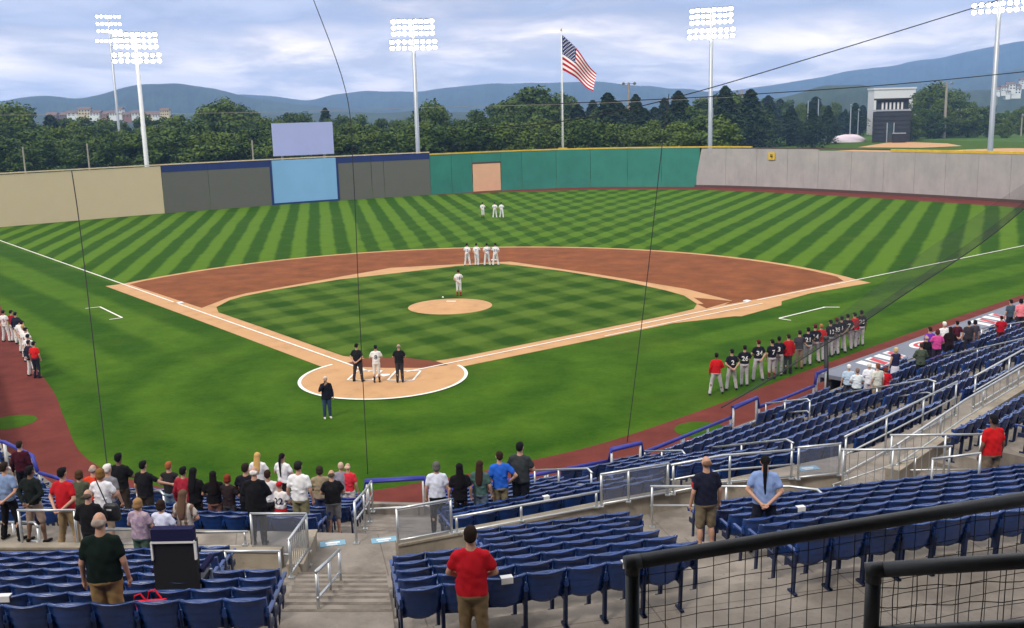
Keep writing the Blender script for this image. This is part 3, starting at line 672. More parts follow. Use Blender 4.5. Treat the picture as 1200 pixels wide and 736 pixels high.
farpole(1196, 165, 134, 340, .25, MT['wood'], 'pale pole at the far right edge of the practice field')
for x, y0, y1, l in ((30, 203, 172, 'at the far left'), (105, 199, 168, 'left of the white light tower'), (297, 188, 164, 'left of the scoreboard')):
    farpole(x, y0, y1, 165, .16, MT['wood'], f'short brown post behind the tan and grey wall {l}', 0, False, 'post')

# ------------------------------------------------------------------ light towers
def lampmesh():
    m_ = MB(); m_.tube([(0, .38, 0), (0, .12, 0), (0, -.12, -.04)], .16, 10, .45); m_.k = 1
    n = 10; o = len(m_.v); m_.v += [(.34*math.cos(2*math.pi*i/n), -.15, -.05+.34*math.sin(2*math.pi*i/n)) for i in range(n)]+[(0, -.2, -.05)]
    for i in range(n): m_.f.append((o+i, o+(i+1) % n, o+n)); m_.mi.append(1)
    return m_.mesh('lamp', [MT['galv'], MT['lamp']])
LAMP = lampmesh()
def tower(x, y0, ytop, D, lab, rows, r=.42, face=None, rowh=.93, m='galv', wob=1.0):
    b = ad(x, y0, D); tp = ad(x, ytop, D); H = tp[2]
    fa = math.atan2(b[1]-20, b[0]-0)-math.pi/2 if face is None else face
    t = empty('light_tower', (b[0], b[1], -.05), fa, lab, 'light tower', 'floodlight towers behind the outfield wall')
    mb = MB(); mb.tube([(0, 0, 0), (0, 0, H*.12), (0, 0, H+.2)], r, 12, r*.62); mb.build('pole', MT[m], t, True)
    mb = MB(); mb.tube([(0, 0, 0), (0, 0, 1.6)], r*1.35, 12); mb.build('base_sleeve', MT[m], t, True)
    z = H
    for k, (n, wd) in enumerate(rows):
        part(t, 'crossbar', MT['galv'], ((0, .34, z), (wd, .14, .14)))
        for i in range(n): obj('lamp', LAMP, t, None, (wd*((i+.5)/n-.5), -.12+.05*((i*7) % 3), z+.03*((i*5) % 3)))
        z -= rowh if k != 2 else rowh*1.35
    part(t, 'ballast_box', MT['galv'], ((0, .5, H*.42), (.7, .5, 1.4)))
    return t
R8 = [(8, 6.9), (8, 6.9), (8, 6.9), (8, 7.7), (8, 7.7)]
tower(172, 193, 42, 166, 'white light tower left of the scoreboard with blazing lamps', R8, .46, m='white')
tower(143, 188, 22, 255, 'slim light tower just left of the white tower', [(6, 6.), (6, 6.), (6, 6.), (7, 7.)], .42, rowh=1.7)
tower(490, 180, 27, 166, 'light tower between the scoreboard and the flag', R8, .46)
tower(832, 175, 14, 166, 'light tower at the right end of the green wall', R8, .46)
tower(1160, 181, -18, 152, 'thick light tower at far right cut by the frame', R8, .5)

# ------------------------------------------------------------------ flag and pole
fb = ad(660, 177, 168); ft = ad(659, 38, 168)
fp = empty('flagpole', (fb[0], fb[1], 0), 0, 'tall white flagpole behind the green wall', 'flagpole')
mb = MB(); mb.tube([(0, 0, 0), (0, 0, ft[2])], .17, 10, .09); mb.build('pole', MT['white'], fp, True)
mb = MB(); mb.tube([(0, 0, ft[2]), (0, 0, ft[2]+.12), (0, 0, ft[2]+.34)], .16, 10, .1); mb.build('finial', MT['yellow'], fp, True)
part(fp, 'foot_pad', MT['yellow'], ((0, -.9, 5.95), (1.4, .5, .8)))
rope = MB(); rope.tube([(-.22, -.1, 6.5), (-.2, -.1, ft[2]-.3)], .02, 5); rope.build('halyard', MT['white'], fp)
red_c, white_c, blue_c = cloth((186, 8, 26)), cloth((240, 236, 236)), cloth((20, 30, 92))
nu, nv = 40, 26; U = np.linspace(0, 1, nu+1); V_ = np.linspace(0, 1, nv+1)
hp = {'h0': (0, ft[2]-1.5), 'h1': (0, ft[2]-7.2)}     # hoist ends
def flagpt(u, v):          # u along the fly, v down the hoist
    x = .12+5.6*u*(1-.12*v)+.35*math.sin(u*5+v*2)*u*.4
    z = (ft[2]-.7)-5.5*v*(1-.38*u)-6.3*u**1.15*(1-.1*v)-.25*math.sin(u*9+1)*u
    y = .55*math.sin(u*8.5+v*2.6)*u**.6-.4*u
    return (x, y, z)
mb = MB(); mb.v = [flagpt(u, v) for u in U for v in V_]
for i in range(nu):
    for j in range(nv):
        st = int(j/2); m_ = 0 if st % 2 == 0 else 1
        if i < nu*.4 and st < 7: m_ = 2
        a = i*(nv+1)+j; mb.f.append((a, a+nv+1, a+nv+2, a+1)); mb.mi.append(m_)
mb.k = 1
fl = empty('flag', (fb[0], fb[1], 0), R(-4), 'red and white striped flag with starred blue canton on the flagpole', 'flag')
mb.build('flag_cloth', [red_c, white_c, blue_c], fl, True)
mb = MB()
for r_ in range(9):
    for c_ in range(6 if r_ % 2 == 0 else 5):
        u = .4*((c_+(.5 if r_ % 2 == 0 else 1.))/6); v = (7/13)*(r_+.6)/9.4
        p = np.array(flagpt(u, v)); e = .13
        for off in (-.05, .05):
            pts = []
            for k in range(10):
                a = math.pi/2+k*math.pi/5; rr = e if k % 2 == 0 else e*.45
                pts.append(np.array(flagpt(u+rr*math.cos(a)/5.6, v-rr*math.sin(a)/5.5))+np.array([0, off, 0]))
            mb.add(pts if off < 0 else pts[::-1], [tuple(range(10))])
tag(mb.build('stars', white_c, fl), kind='stuff')

# ------------------------------------------------------------------ stands
TREAD, RISE, NR, ZF, ZW = .9, .28, 9, .85, 3.75
def seg_lines():
    out = []
    for a, b in zip(FRONT[:-1], FRONT[1:]):
        d = uu(a, b); n = np.array([d[1], -d[0]]); out.append((np.array(a, float), d, n))
    return out
SEG = seg_lines()
def mitre(o):
    pts = []
    for i in range(len(FRONT)):
        if i == 0: a, d, n = SEG[0]; pts.append(a+n*o); continue
        if i == len(FRONT)-1: a, d, n = SEG[-1]; pts.append(np.array(FRONT[-1])+n*o); continue
        a1, d1, n1 = SEG[i-1]; a2, d2, n2 = SEG[i]; b = (n1+n2); b /= np.linalg.norm(b); pts.append(np.array(FRONT[i])+b*o/float(b@n1))
    return pts
def ribbon(name, prof, m):
    mb = MB(); rows = [[(*p, z) for p in mitre(o)] for o, z in prof]; n = len(FRONT)
    for r_ in rows: mb.v += [tuple(map(float, p)) for p in r_]
    for k in range(len(rows)-1):
        for i in range(n-1): mb.f.append((k*n+i, k*n+i+1, (k+1)*n+i+1, (k+1)*n+i)); mb.mi.append(0)
    return struct(name, mb, m)
prof = [(-.02, -.2), (-.02, ZF+.32), (.16, ZF+.32), (.16, ZF)]
for k in range(NR):
    prof.append((TREAD*(k+1)+.1, ZF+RISE*k)); prof.append((TREAD*(k+1)+.1, ZF+RISE*(k+1) if k < NR-1 else ZW))
prof.append((13.2, ZW))
ribbon('lower_terrace', prof, MT['concrete'])
def offset(p):
    """how far behind the front wall a point is, and on which segment"""
    return max(((np.array(p[:2])-a)@n, i) for i, (a, d, n) in enumerate(SEG))
# middle tier
UA = {'L': R(7.5), 'R': R(20.5)}
def frame(a): return np.array([math.cos(a), math.sin(a)]), np.array([math.sin(a), -math.cos(a)])
UL, NL = frame(UA['L']); UR, NR_ = frame(UA['R']); UF, NF = frame(R(50))
MR0, MT_, MRISE, MK = 29.42, .915, .3, 8
def pt(u, n, s, r): return u*s+n*r
def treads(name, u, n, s0, s1, r0, kmax, z0, zr, tr, back):
    for k in range(1, kmax):
        mb = MB(); a = r0+tr*k; b = r0+tr*kmax+back
        p = [pt(u, n, s0(k), a), pt(u, n, s0(k), b), pt(u, n, s1, b), pt(u, n, s1, a)]
        mb.prism(p if False else p, z0+zr*(k-1)+(-.3 if k == 1 else .0), z0+zr*k); struct(name, mb, MT['concrete'])
slab = MB(); slab.flat([(-30, -60), (60, -60), (60, -10), (24.5, -12.4), (18, -21.7), (10.5, -26.4), (8, -28.3), (-6, -28.3), (-30, -19.4)], ZW-.012); struct('walkway', slab, MT['concrete'])
sL_end = lambda k: -.02*0+1.05+.0*k
def sleft(k): return 5.96*UL[0]-29.75*UL[1]+.0  # unused
# aisle edges (left and right) of the centre stair in plan
AL = (at(350, 676, ZW)[:2], at(327, 748, ZW+2.1)[:2]); AR = (at(452, 676, ZW)[:2], at(463, 748, ZW+2.1)[:2])
def edge_s(line, u, n, r):
    p, q = line; rp, rq = p@n, q@n; t = (r-rp)/(rq-rp); x = p+(q-p)*t; return float(x@u)
for k in range(1, MK):
    a = MR0+MT_*k; b = 52.
    zt = ZW+MRISE*k; z0_ = ZW+MRISE*(k-1)-.02
    be = MR0+MT_*MK; e1, e2 = edge_s(AL, UL, NL, a), edge_s(AL, UL, NL, be)
    mb = MB(); mb.prism([pt(UL, NL, -14, be), pt(UL, NL, e2, be), pt(UL, NL, e1, a), pt(UL, NL, -14, a)], z0_, zt); struct('middle_terrace', mb, MT['concrete'])
    e1, e2 = edge_s(AR, UR, NR_, a), edge_s(AR, UR, NR_, be)
    mb = MB(); mb.prism([pt(UR, NR_, e1, a), pt(UR, NR_, e2, be), pt(UR, NR_, 11.2, be), pt(UR, NR_, 11.2, a)], z0_, zt); struct('middle_terrace', mb, MT['concrete'])
ZC = ZW+MRISE*(MK-1)
mb = MB(); be = MR0+MT_*MK
mb.flat([pt(UL, NL, -20, be), pt(UL, NL, -20, 56), (14, -58), pt(UR, NR_, 40, 56), pt(UR, NR_, 40, be+1.), pt(UR, NR_, 11.2, be), pt(UR, NR_, edge_s(AR, UR, NR_, be), be), AR[1], AL[1], pt(UL, NL, edge_s(AL, UL, NL, be), be)], ZC+.004); struct('concourse', mb, MT['concrete'])
# centre stair: low steps in the middle tier and in the lower tier
NS = 8
for i in range(NS):
    a, b = i/NS, (i+1)/NS
    p = [AL[0]+(AL[1]-AL[0])*1.0, AR[0]+(AR[1]-AR[0])*1.0, AR[0]+(AR[1]-AR[0])*(a*.93+.06), AL[0]+(AL[1]-AL[0])*(a*.93+.06)]
    mb = MB(); mb.prism(p, ZW+(ZC-ZW)*a-.02, ZW+(ZC-ZW)*b+.0); st_ = struct('stair_step', mb, MT['concrete'])
    e0, e1 = np.array(p[3]), np.array(p[2]); dv = uu(AL[0], AL[1]); zb_ = ZW+(ZC-ZW)*b+.003
    mb = MB(); mb.flat([e0+dv*.075, e1+dv*.075, e1-dv*.006, e0-dv*.006][::-1], zb_); mb.quad((*(e0-dv*.006), zb_), (*(e1-dv*.006), zb_), (*(e1-dv*.006), zb_-.10), (*(e0-dv*.006), zb_-.10)); mb.build('nosing', MT['nosing'], st_)
BL = (np.array([4.3, -18.95]), np.array([5.9, -27.2])); BR = (np.array([5.75, -18.95]), np.array([7.35, -27.2]))
for k in range(NR):
    z = ZF+RISE*k; a = (TREAD*k+TREAD*.58)/8.3; b = (TREAD*(k+1)-.0)/8.3
    p = [BL[0]+(BL[1]-BL[0])*b, BR[0]+(BR[1]-BR[0])*b, BR[0]+(BR[1]-BR[0])*a, BL[0]+(BL[1]-BL[0])*a]
    zt = z+(RISE if k < NR-1 else ZW-z)*.5; mb = MB(); mb.prism(p, z-.02, zt); st_ = struct('stair_step', mb, MT['concrete'])
    dv = uu(BL[0], BL[1]); e0, e1 = np.array(p[3]), np.array(p[2]); mb = MB(); mb.flat([e0+dv*.07, e1+dv*.07, e1-dv*.006, e0-dv*.006][::-1], zt+.003); mb.build('nosing', MT['nosing'], st_)
# far right upper section on its own parapet
for k in range(6):
    mb = MB(); a = 28.8+.83*k; mb.prism([pt(UF, NF, -4.6, a), pt(UF, NF, -4.6, 35.), pt(UF, NF, 22, 35.), pt(UF, NF, 22, a)], ZW-.05 if k == 0 else ZW+.1+.3*(k-1), ZW+.1+.3*k); struct('right_terrace', mb, MT['concrete'])
def wall_run(name, pts, th, z0, z1, m, label):
    t = empty(name, (float(pts[0][0]), float(pts[0][1]), z0), 0, label, 'wall')
    for p, q in zip(pts[:-1], pts[1:]):
        p, q = np.array(p, float), np.array(q, float); d = uu(p, q); L = np.linalg.norm(q-p); c = (p+q)/2-np.array(pts[0])
        part(t, 'wall_segment', m, ((c[0], c[1], (z1-z0)/2), (L, th, z1-z0), math.atan2(d[1], d[0]))) 
        part(t, 'coping', m, ((c[0], c[1], z1-z0+.02), (L, th+.05, .045), math.atan2(d[1], d[0])))
    return t
Wm = [at(465, 638, ZW+.36)[:2], at(604, 612, ZW+.36)[:2], at(715, 590, ZW+.36)[:2], at(846, 566, ZW+.36)[:2], at(985, 556, ZW+.36)[:2]]
wall_run('parapet_wall', Wm, .2, ZW, ZW+.36, MT['wall_concrete'], 'low stained concrete parapet between walkway and right middle seats')
Wr = [at(1045, 552, ZW+.4)[:2], at(1130, 495, ZW+.4)[:2], at(1200, 452, ZW+.4)[:2], at(1290, 400, ZW+.4)[:2]]
wall_run('parapet_wall', Wr, .3, ZW, ZW+.4, MT['wall_concrete'], 'pale concrete parapet running up to the right frame edge')
Wl = [at(-40, 641, ZW+.35)[:2], at(120, 641, ZW+.35)[:2], at(330, 645, ZW+.35)[:2]]
wall_run('parapet_wall', Wl, .2, ZW, ZW+.35, MT['wall_concrete'], 'low concrete parapet between walkway and left middle seats')
# side wall of the centre stair, left
pa, pb = at(347, 682, ZW)[:2], at(364, 640, ZW)[:2]
wall_run('stair_curb', [pa, pb], .28, ZW, ZW+.32, MT['wall_concrete'], 'short concrete curb at the left side of the centre stair')

# ------------------------------------------------------------------ seats
def backmesh():
    nx, nz = 7, 13; mb = MB(); W = .258
    fr, bk = [], []
    for j in range(nz):
        f = j/(nz-1); z = .40+.46*f
        rib = .013*((f*4) % 1)
        for i in range(nx):
            t = i/(nx-1)*2-1; x = W*t*(1-.05*(1-f)); yc = -.0-.13*f+.055*t*t
            zz_ = z-.018*(1-abs(t))*(f > .95)+(.07*t*t if f < .05 else .03*t*t if f < .12 else 0)
            fr.append((x, yc+.022, zz_)); bk.append((x, yc-.012-rib-(.025 if f > .93 else 0), zz_))
    mb.v = fr+bk; o = nx*nz
    for j in range(nz-1):
        for i in range(nx-1):
            a = j*nx+i; mb.f.append((a, a+nx, a+nx+1, a+1)); mb.f.append((o+a, o+a+1, o+a+nx+1, o+a+nx)); mb.mi += [0, 0]
    for i in range(nx-1):
        a = i; mb.f.append((a, a+1, o+a+1, o+a)); b = (nz-1)*nx+i; mb.f.append((b, o+b, o+b+1, b+1)); mb.mi += [0, 0]
    for j in range(nz-1):
        a = j*nx; mb.f.append((a, o+a, o+a+nx, a+nx)); b = a+nx-1; mb.f.append((b, b+nx, o+b+nx, o+b)); mb.mi += [0, 0]
    return mb
def panmesh(up):
    mb = MB(); nx, ny = 5, 5; ang = R(103) if up else R(4); hy, hz = (.055, .43) if up else (.03, .42)
    T, B = [], []
    for j in range(ny):
        f = j/(ny-1)
        for i in range(nx):
            t = i/(nx-1)*2-1; x = .232*t*(1-.06*f*f); d = .40*f; k = -.02*(1-t*t)*math.sin(f*math.pi)+.015*t*t
            for lst, off in ((T, k+.015), (B, k-.03-.01*math.sin(f*math.pi))):
                y = d*math.cos(ang)-off*math.sin(ang); z = d*math.sin(ang)+off*math.cos(ang); lst.append((x, hy+y, hz+z))
    mb.v = T+B; o = nx*ny
    for j in range(ny-1):
        for i in range(nx-1):
            a = j*nx+i; mb.f += [(a, a+1, a+nx+1, a+nx), (o+a, o+a+nx, o+a+nx+1, o+a+1)]; mb.mi += [0, 0]
    for i in range(nx-1):
        mb.f += [(i, o+i, o+i+1, i+1), ((ny-1)*nx+i, (ny-1)*nx+i+1, o+(ny-1)*nx+i+1, o+(ny-1)*nx+i)]; mb.mi += [0, 0]
    for j in range(ny-1):
        a = j*nx; b = a+nx-1; mb.f += [(a, a+nx, o+a+nx, o+a), (b, o+b, o+b+nx, b+nx)]; mb.mi += [0, 0]
    return mb
def legmb():
    m_ = MB(); m_.box((0, .0, .30), (.03, .065, .60), 0, R(4)); m_.box((0, .03, .018), (.045, .2, .03)); m_.box((0, .10, .42), (.03, .17, .10)); return m_
def armmb():
    m_ = MB(); m_.box((0, .10, .635), (.05, .34, .032)); m_.box((0, .235, .60), (.034, .05, .05)); m_.box((0, -.055, .66), (.034, .03, .12)); return m_
SB, SU, SD, SLG, SAR = backmesh().mesh('backrest', MT['seat'], True), panmesh(True).mesh('seat_pan', MT['seat'], True), panmesh(False).mesh('seat_pan', MT['seat'], True), legmb().mesh('leg', MT['seat_dark']), armmb().mesh('armrest', MT['seat'])
SEATS = []        # (pos, facing angle, section text, row text, index, down?)
def seat_row(u, n, s_list, r, z, sect, row, downs=()):
    fa = math.atan2(u[1], u[0])
    for i, s in enumerate(s_list):
        p = pt(u, n, s, r); SEATS.append((np.array([p[0], p[1], z]), fa, sect, row, i, (i in downs) or rng.random() < .03))
PIT = .53
ROWN = ['front row', 'second row', 'third row', 'fourth row', 'fifth row', 'sixth row', 'seventh row', 'back row', 'nearest row']
for k in range(MK):
    r = MR0+MT_*k+.52; z = ZW+MRISE*k+.002
    e = edge_s(AL, UL, NL, r)-.32; sk = 1.15 if k < 4 else 0.
    seat_row(UL, NL, [e-sk-PIT*i for i in range(17) if e-sk-PIT*i > -9], r, z, 'left middle block', ROWN[k], (3, 5) if k == 7 else ())
    e = edge_s(AR, UR, NR_, r)+.34; sk = 1.6 if k < 3 else 0.
    aB0, aB1 = 1.75-.19*k, 2.95-.19*k
    seat_row(UR, NR_, [s for s in [e+sk+PIT*i for i in range(16)] if s < aB0-.2], r, z, 'centre middle block', ROWN[k], (1, 2) if k == 7 else ())
    seat_row(UR, NR_, [aB1+.3+PIT*i for i in range(17) if aB1+.3+PIT*i < 10.9], r, z, 'right middle block', ROWN[k], (1, 4) if k == 7 else ())
for k in range(5):
    r = 28.8+.83*k+.52; seat_row(UF, NF, [-4.1+PIT*i for i in range(24)], r, ZW+.1+.3*k+.002, 'far right upper block', ROWN[k])
# lower tier: aisles are gaps given as positions along each segment
def lower_rows(si, gaps, sect):
    a, d, n = SEG[si]
    for k in range(NR):
        o = TREAD*k+.58; mt = mitre(o); s0 = float((mt[si]-a)@d); s1 = float((mt[si+1]-a)@d)
        s = s0+.42; i = 0; row = (ROWN[k] if k < 7 else 'eighth row' if k == 7 else 'back row'); lst = []
        while s < s1-.4:
            f = o/8.2; inside = False
            for ga, gb, wd in gaps:
                c = ga+(gb-ga)*f
                if abs(s-c) < wd/2+.27: inside = True
            if not inside: lst.append(s)
            s += PIT
        if si == 4: lst = [s for s in lst if s < 48]
        if si == 0: lst = [s for s in lst if s > 30]
        fa = math.atan2(d[1], d[0])
        for i, s in enumerate(lst):
            p = a+d*s+n*o; SEATS.append((np.array([p[0], p[1], ZF+RISE*k+.002]), fa, sect, row, i, rng.random() < (.03 if si < 4 else .06)))
sA = float((np.array([5.45, -20.5])-SEG[2][0])@SEG[2][1]); 
lower_rows(0, [(48.5, 48.5, 1.)], 'far left lower block'); lower_rows(1, [(3.2, 3.2, 1.)], 'lower left corner block')
lower_rows(2, [(sA-.05, sA+1.3, 1.5), (4.4, 4.6, 1.0)], 'lower block left of stair')
LDs = [(2.9, 3.2, 1.1), (-2.2, -1.6, 2.9), (-1.0, -1.2, 1.2)]
lower_rows(3, [(3.6, 4.2, 1.1)], 'lower block right of stair')
RG = [(4.6, 4.6, 1.1), (10.8, 10.8, 1.1), (17.4, 17.4, 1.1), (24.2, 24.2, 1.1), (31, 31, 1.1)]
lower_rows(4, RG, 'lower first base block')
# keep seats in view and clear of the centre stair
def inview(p, mx=40):
    d = p-CAMP; z = d@FW
    if z < 1: return None
    x = 600+FOC*(d@RT)/z; y = 368-FOC*(d@UP)/z
    return (z, x, y) if -mx < x < 1200+mx and -60 < y < 736+90 else None
def in_aisle(p):
    for l, r_ in ((BL, BR),):
        t = (p[1]-l[0][1])/(l[1][1]-l[0][1])
        if -.1 < t < 1.12 and l[0][0]+(l[1][0]-l[0][0])*t-.25 < p[0] < r_[0][0]+(r_[1][0]-r_[0][0])*t+.25: return True
    return False
VS = []
for sdat in SEATS:
    v = inview(sdat[0])
    if v is None or in_aisle(sdat[0]): continue
    VS.append((v[0], sdat))
VS.sort(key=lambda t: t[0])
protos = {}
for D, (p, fa, sect, row, i, dn) in VS[:300]:
    t = empty('stadium_seat', p, fa, f'blue seat, {ordn(i)} from its aisle, {row} of the {sect}', 'seat', 'blue folding stadium seats')
    obj('backrest', SB, t); obj('seat_pan', SD if dn else SU, t)
    for s in (-.262, .262):
        obj('leg', SLG, t, None, (s*.985, 0, 0)); obj('armrest', SAR, t, None, (s*.985, 0, 0))
# the rest, smaller in the picture
mbs = []
def verts(me): a = np.empty(len(me.vertices)*3); me.vertices.foreach_get('co', a); return a.reshape(-1, 3), [tuple(pl.vertices) for pl in me.polygons]
GB, GU, GD, GL, GA = [verts(m_) for m_ in (SB, SU, SD, SLG, SAR)]
V, Fc, MI = [], [], []; off = 0
for D, (p, fa, sect, row, i, dn) in VS[300:]:
    c, s = math.cos(fa), math.sin(fa); rot = np.array([[c, -s, 0], [s, c, 0], [0, 0, 1]])
    for (vv, ff_), mi, dx in ((GB, 0, 0), (GD if dn else GU, 0, 0), (GL, 1, .255), (GA, 0, .255)):
        V.append((vv+np.array([dx, 0, 0]))@rot.T+p); Fc += [tuple(q+off for q in f) for f in ff_]; MI += [mi]*len(ff_); off += len(vv)
me = bpy.data.meshes.new('distant_seats'); me.from_pydata(np.concatenate(V).tolist(), [], Fc); me.materials.append(MT['seat']); me.materials.append(MT['seat_dark']); me.polygons.foreach_set('material_index', MI)
tag(obj('distant_seats', me), 'rows of blue folding seats farther down the lower tier', 'seats', None, 'stuff')

# ------------------------------------------------------------------ rails
def rail(label, tops, posts, bars=(0.,), r=.028, m='alu', group='light metal guard rails of the stands', infill=None, name='guard_rail', zb=None, pr=None):
    """tops: polyline of the top rail (world), posts: (index or fraction pairs) with foot heights, bars: drops below the top"""
    T = [np.array(p, float) for p in tops]; base = T[0].copy(); base[2] = min(p[2] for p in T)-1.
    t = empty(name, base, 0, label, 'railing', group)
    for k, b in enumerate(bars):
        mb = MB(); mb.tube([p-base-np.array([0, 0, b]) for p in T], r if k == 0 else r*.8, 8); mb.build('top_bar' if k == 0 else 'lower_bar', MT[m], t, True)
    cum = [0.]
    for p, q in zip(T[:-1], T[1:]): cum.append(cum[-1]+np.linalg.norm(q-p))
    def along(f):
        L = f*cum[-1]
        for i in range(len(T)-1):
            if L <= cum[i+1]+1e-9: return T[i]+(T[i+1]-T[i])*((L-cum[i])/max(1e-9, cum[i+1]-cum[i]))
        return T[-1]
    for f, zf in posts:
        p = along(f)-base; mb = MB(); mb.tube([(p[0], p[1], zf-base[2]), (p[0], p[1], p[2])], pr or r*.95, 8); mb.build('post', MT[m], t, True)
        mb = MB(); mb.box((p[0], p[1], zf-base[2]+.012), (.11, .11, .024)); mb.build('foot_plate', MT[m], t)
    if infill:
        for i in range(len(T)-1):
            a, b = T[i]-base, T[i+1]-base; d = uu(a, b)
            if infill[0] == 'glass':
                h0, h1 = infill[1], infill[2]; mb = MB(); n = np.array([-d[1], d[0], 0])*.006
                q = [a-[0, 0, h0], b-[0, 0, h0], b-[0, 0, h1], a-[0, 0, h1]]
                mb.add([x-n for x in q]+[x+n for x in q], [(0, 1, 2, 3), (7, 6, 5, 4), (0, 4, 5, 1), (1, 5, 6, 2), (2, 6, 7, 3), (3, 7, 4, 0)]); mb.build('clear_panel', MT['clear'], t)
            else:
                L = np.linalg.norm(b-a); nb = max(2, int(L/infill[3])); 
                me_ = None
                for j in range(1, nb):
                    p = a+(b-a)*j/nb; mb = MB(); mb.tube([p-[0, 0, infill[1]], p-[0, 0, infill[2]]], .009, 6); mb.build('baluster', MT[m], t)
    return t
def A(x, y, z): return at(x, y, z)
zr = ZW+.4
def up(x, y, zb, h): p = at(x, y, zb); return np.array([p[0], p[1], zb+h])     # foot seen at x, y; rail top h above it
# parapet rails, centre walkway
rail('tall clear-panelled rail on parapet right of the centre stair', [up(466, 637, zr, .72), up(530, 625, zr, .72)], [(0.01, ZW), (.99, zr)], (0., .66), infill=('glass', .04, .64))
rail('low white rail on the parapet between the two clear panels', [up(532, 625, zr, .34), up(604, 612, zr, .34), up(702, 594, zr, .34)], [(.02, zr), (.45, zr), (.98, zr)], (0., .33))
rail('clear-panelled rail on parapet left of the navy shirted man', [up(704, 594, zr, .72), up(784, 580, zr, .72)], [(0.01, zr), (.4, zr), (.98, zr)], (0., .66), infill=('glass', .04, .64))
rail('long two-bar rail on parapet behind the navy shirted man', [up(786, 580, zr, .68), up(846, 568, zr, .68), up(930, 561, zr, .68)], [(.02, zr), (.5, zr), (.98, zr)], (0., .34, .62))
rail('clear-panelled rail on parapet right of the woman in blue', [up(934, 562, zr, .75), up(984, 557, zr, .75)], [(.02, zr), (.98, zr)], (0., .7), infill=('glass', .04, .66))
rail('short rail gate at the walkway corner, nearer of two', [A(986, 527, 4.85), A(1046, 527, 4.85), A(1116, 523, 4.85)], [(.02, ZW), (.45, ZW), (.98, ZW)], (0., .85), infill=('bars', .03, .84, .16))
rail('rail across the corner landing left of the red shirted man', [A(1043, 510, 4.85), A(1152, 509, 4.85)], [(.02, ZW), (.6, ZW), (.98, ZW)], (0., .85))
rail('sloping handrail beside the red shirted man at far right', [A(1092, 538, 5.13), A(1150, 531, 5.33)], [(.02, ZW+.3), (.98, ZW+.6)], (0., .5))
rail('thin diagonal brace rail on the corner landing', [A(975, 568, 3.93), A(1075, 535, 4.33)], [(.02, ZW), (.98, ZW)], (0.,), r=.018)
# walkway guard rail above the lower first base seats
FRAIL = [(990, 512, 445), ]
rail('long rail behind the lower first base seats, left stretch', [A(990, 512, 4.73), A(1060, 478, 4.73), A(1122, 447, 4.73)], [(.01, ZW), (.33, ZW), (.66, ZW), (.99, ZW)], (0., .45, .9))
rail('long rail behind the lower first base seats, upper right stretch', [A(1142, 441, 4.75), A(1200, 409, 4.75), A(1260, 376, 4.73)], [(.01, ZW), (.3, ZW), (.6, ZW), (.95, ZW)], (0., .45, .9))
rail('walkway side rail on the pale parapet at right', [up(1050, 548, zr, .55), up(1130, 492, zr, .55), up(1200, 449, zr, .55), up(1260, 414, zr, .55)], [(.01, zr), (.2, zr), (.42, zr), (.62, zr), (.85, zr)], (0., .5), infill=('bars', .03, .5, .5))
rail('two-bar guard rail between navy shirted man and woman in blue', [A(762, 570, 4.66), A(925, 570, 4.66), A(958, 574, 4.66), A(967, 582, 4.63)], [(.01, ZW), (.42, ZW), (.985, ZW)], (0., .42))
# aisle handrails of the lower tier (ends given at their own heights)
def hand(lab, x0, y0, k0, x1, y1, k1, h=.92, bend=True):
    z0, z1 = ZF+RISE*k0+h, ZF+RISE*k1+h
    a, b = A(x0, y0, z0), A(x1, y1, z1); c = a+(b-a)*.93
    rail(lab, [a, c, b+np.array([0, 0, -.12 if bend else 0])], [(.01, z0-h), (.45, (z0+z1)/2-h-.02), (.985, z1-h-.14)], (0., .42), group='aisle handrails of the lower tier', name='handrail')
hand('aisle handrail right of the charcoal shirted man', 626, 551, 3, 694, 549, 7)
hand('aisle handrail above the navy shirted man', 828, 525, 1, 930, 514, 8)
hand('short aisle handrail at the front below the dugout fence', 755, 529, 0, 803, 528, 3)
hand('aisle handrail at the front by the second raised gate', 897, 473, 0, 950, 467, 3)
hand('aisle handrail right of the white clad fans', 980, 462, 1, 1097, 443, 8)
hand('aisle handrail behind the fan in green jacket', 1096, 420, 1, 1215, 393, 8)
hand('aisle handrail at the upper right edge of the stand', 1150, 385, 0, 1230, 372, 4)
hand('aisle handrail beside the crowd at lower left', 137, 577, 4, 192, 575, 7)
hand('aisle handrail at far left edge of the lower tier', -8, 612, 7, 44, 612, 9)
# left parapet rails
rail('tall rail on left parapet below the red polo man', [A(20, 598, 4.83), A(88, 598, 4.83)], [(.02, ZW), (.98, ZW)], (0., .8))
rail('low white rail on left parapet behind the floral lady', [A(120, 621, 4.45), A(182, 620, 4.45), A(232, 624, 4.43), A(290, 623, 4.43)], [(.02, zr), (.3, zr), (.6, zr), (.98, zr)], (0., .3))
rail('clear-panelled tall rail left of the centre stair', [A(293, 602, 4.83), A(359, 602, 4.83)], [(.01, ZW), (.99, ZW)], (0., .85), infill=('glass', .04, .82))
rail('rail before the wheelchair bay left of the stair', [A(236, 646, 4.73), A(328, 646, 4.73)], [(.3, ZW), (.99, ZW+.2)], (0., .5))
rail('sloping barred side rail on the left stair curb', [A(338, 633, ZW+1.05), A(359, 604, ZW+1.05)], [(.02, ZW+.3), (.98, ZW+.3)], (0., .66), infill=('bars', .02, .66, .11))
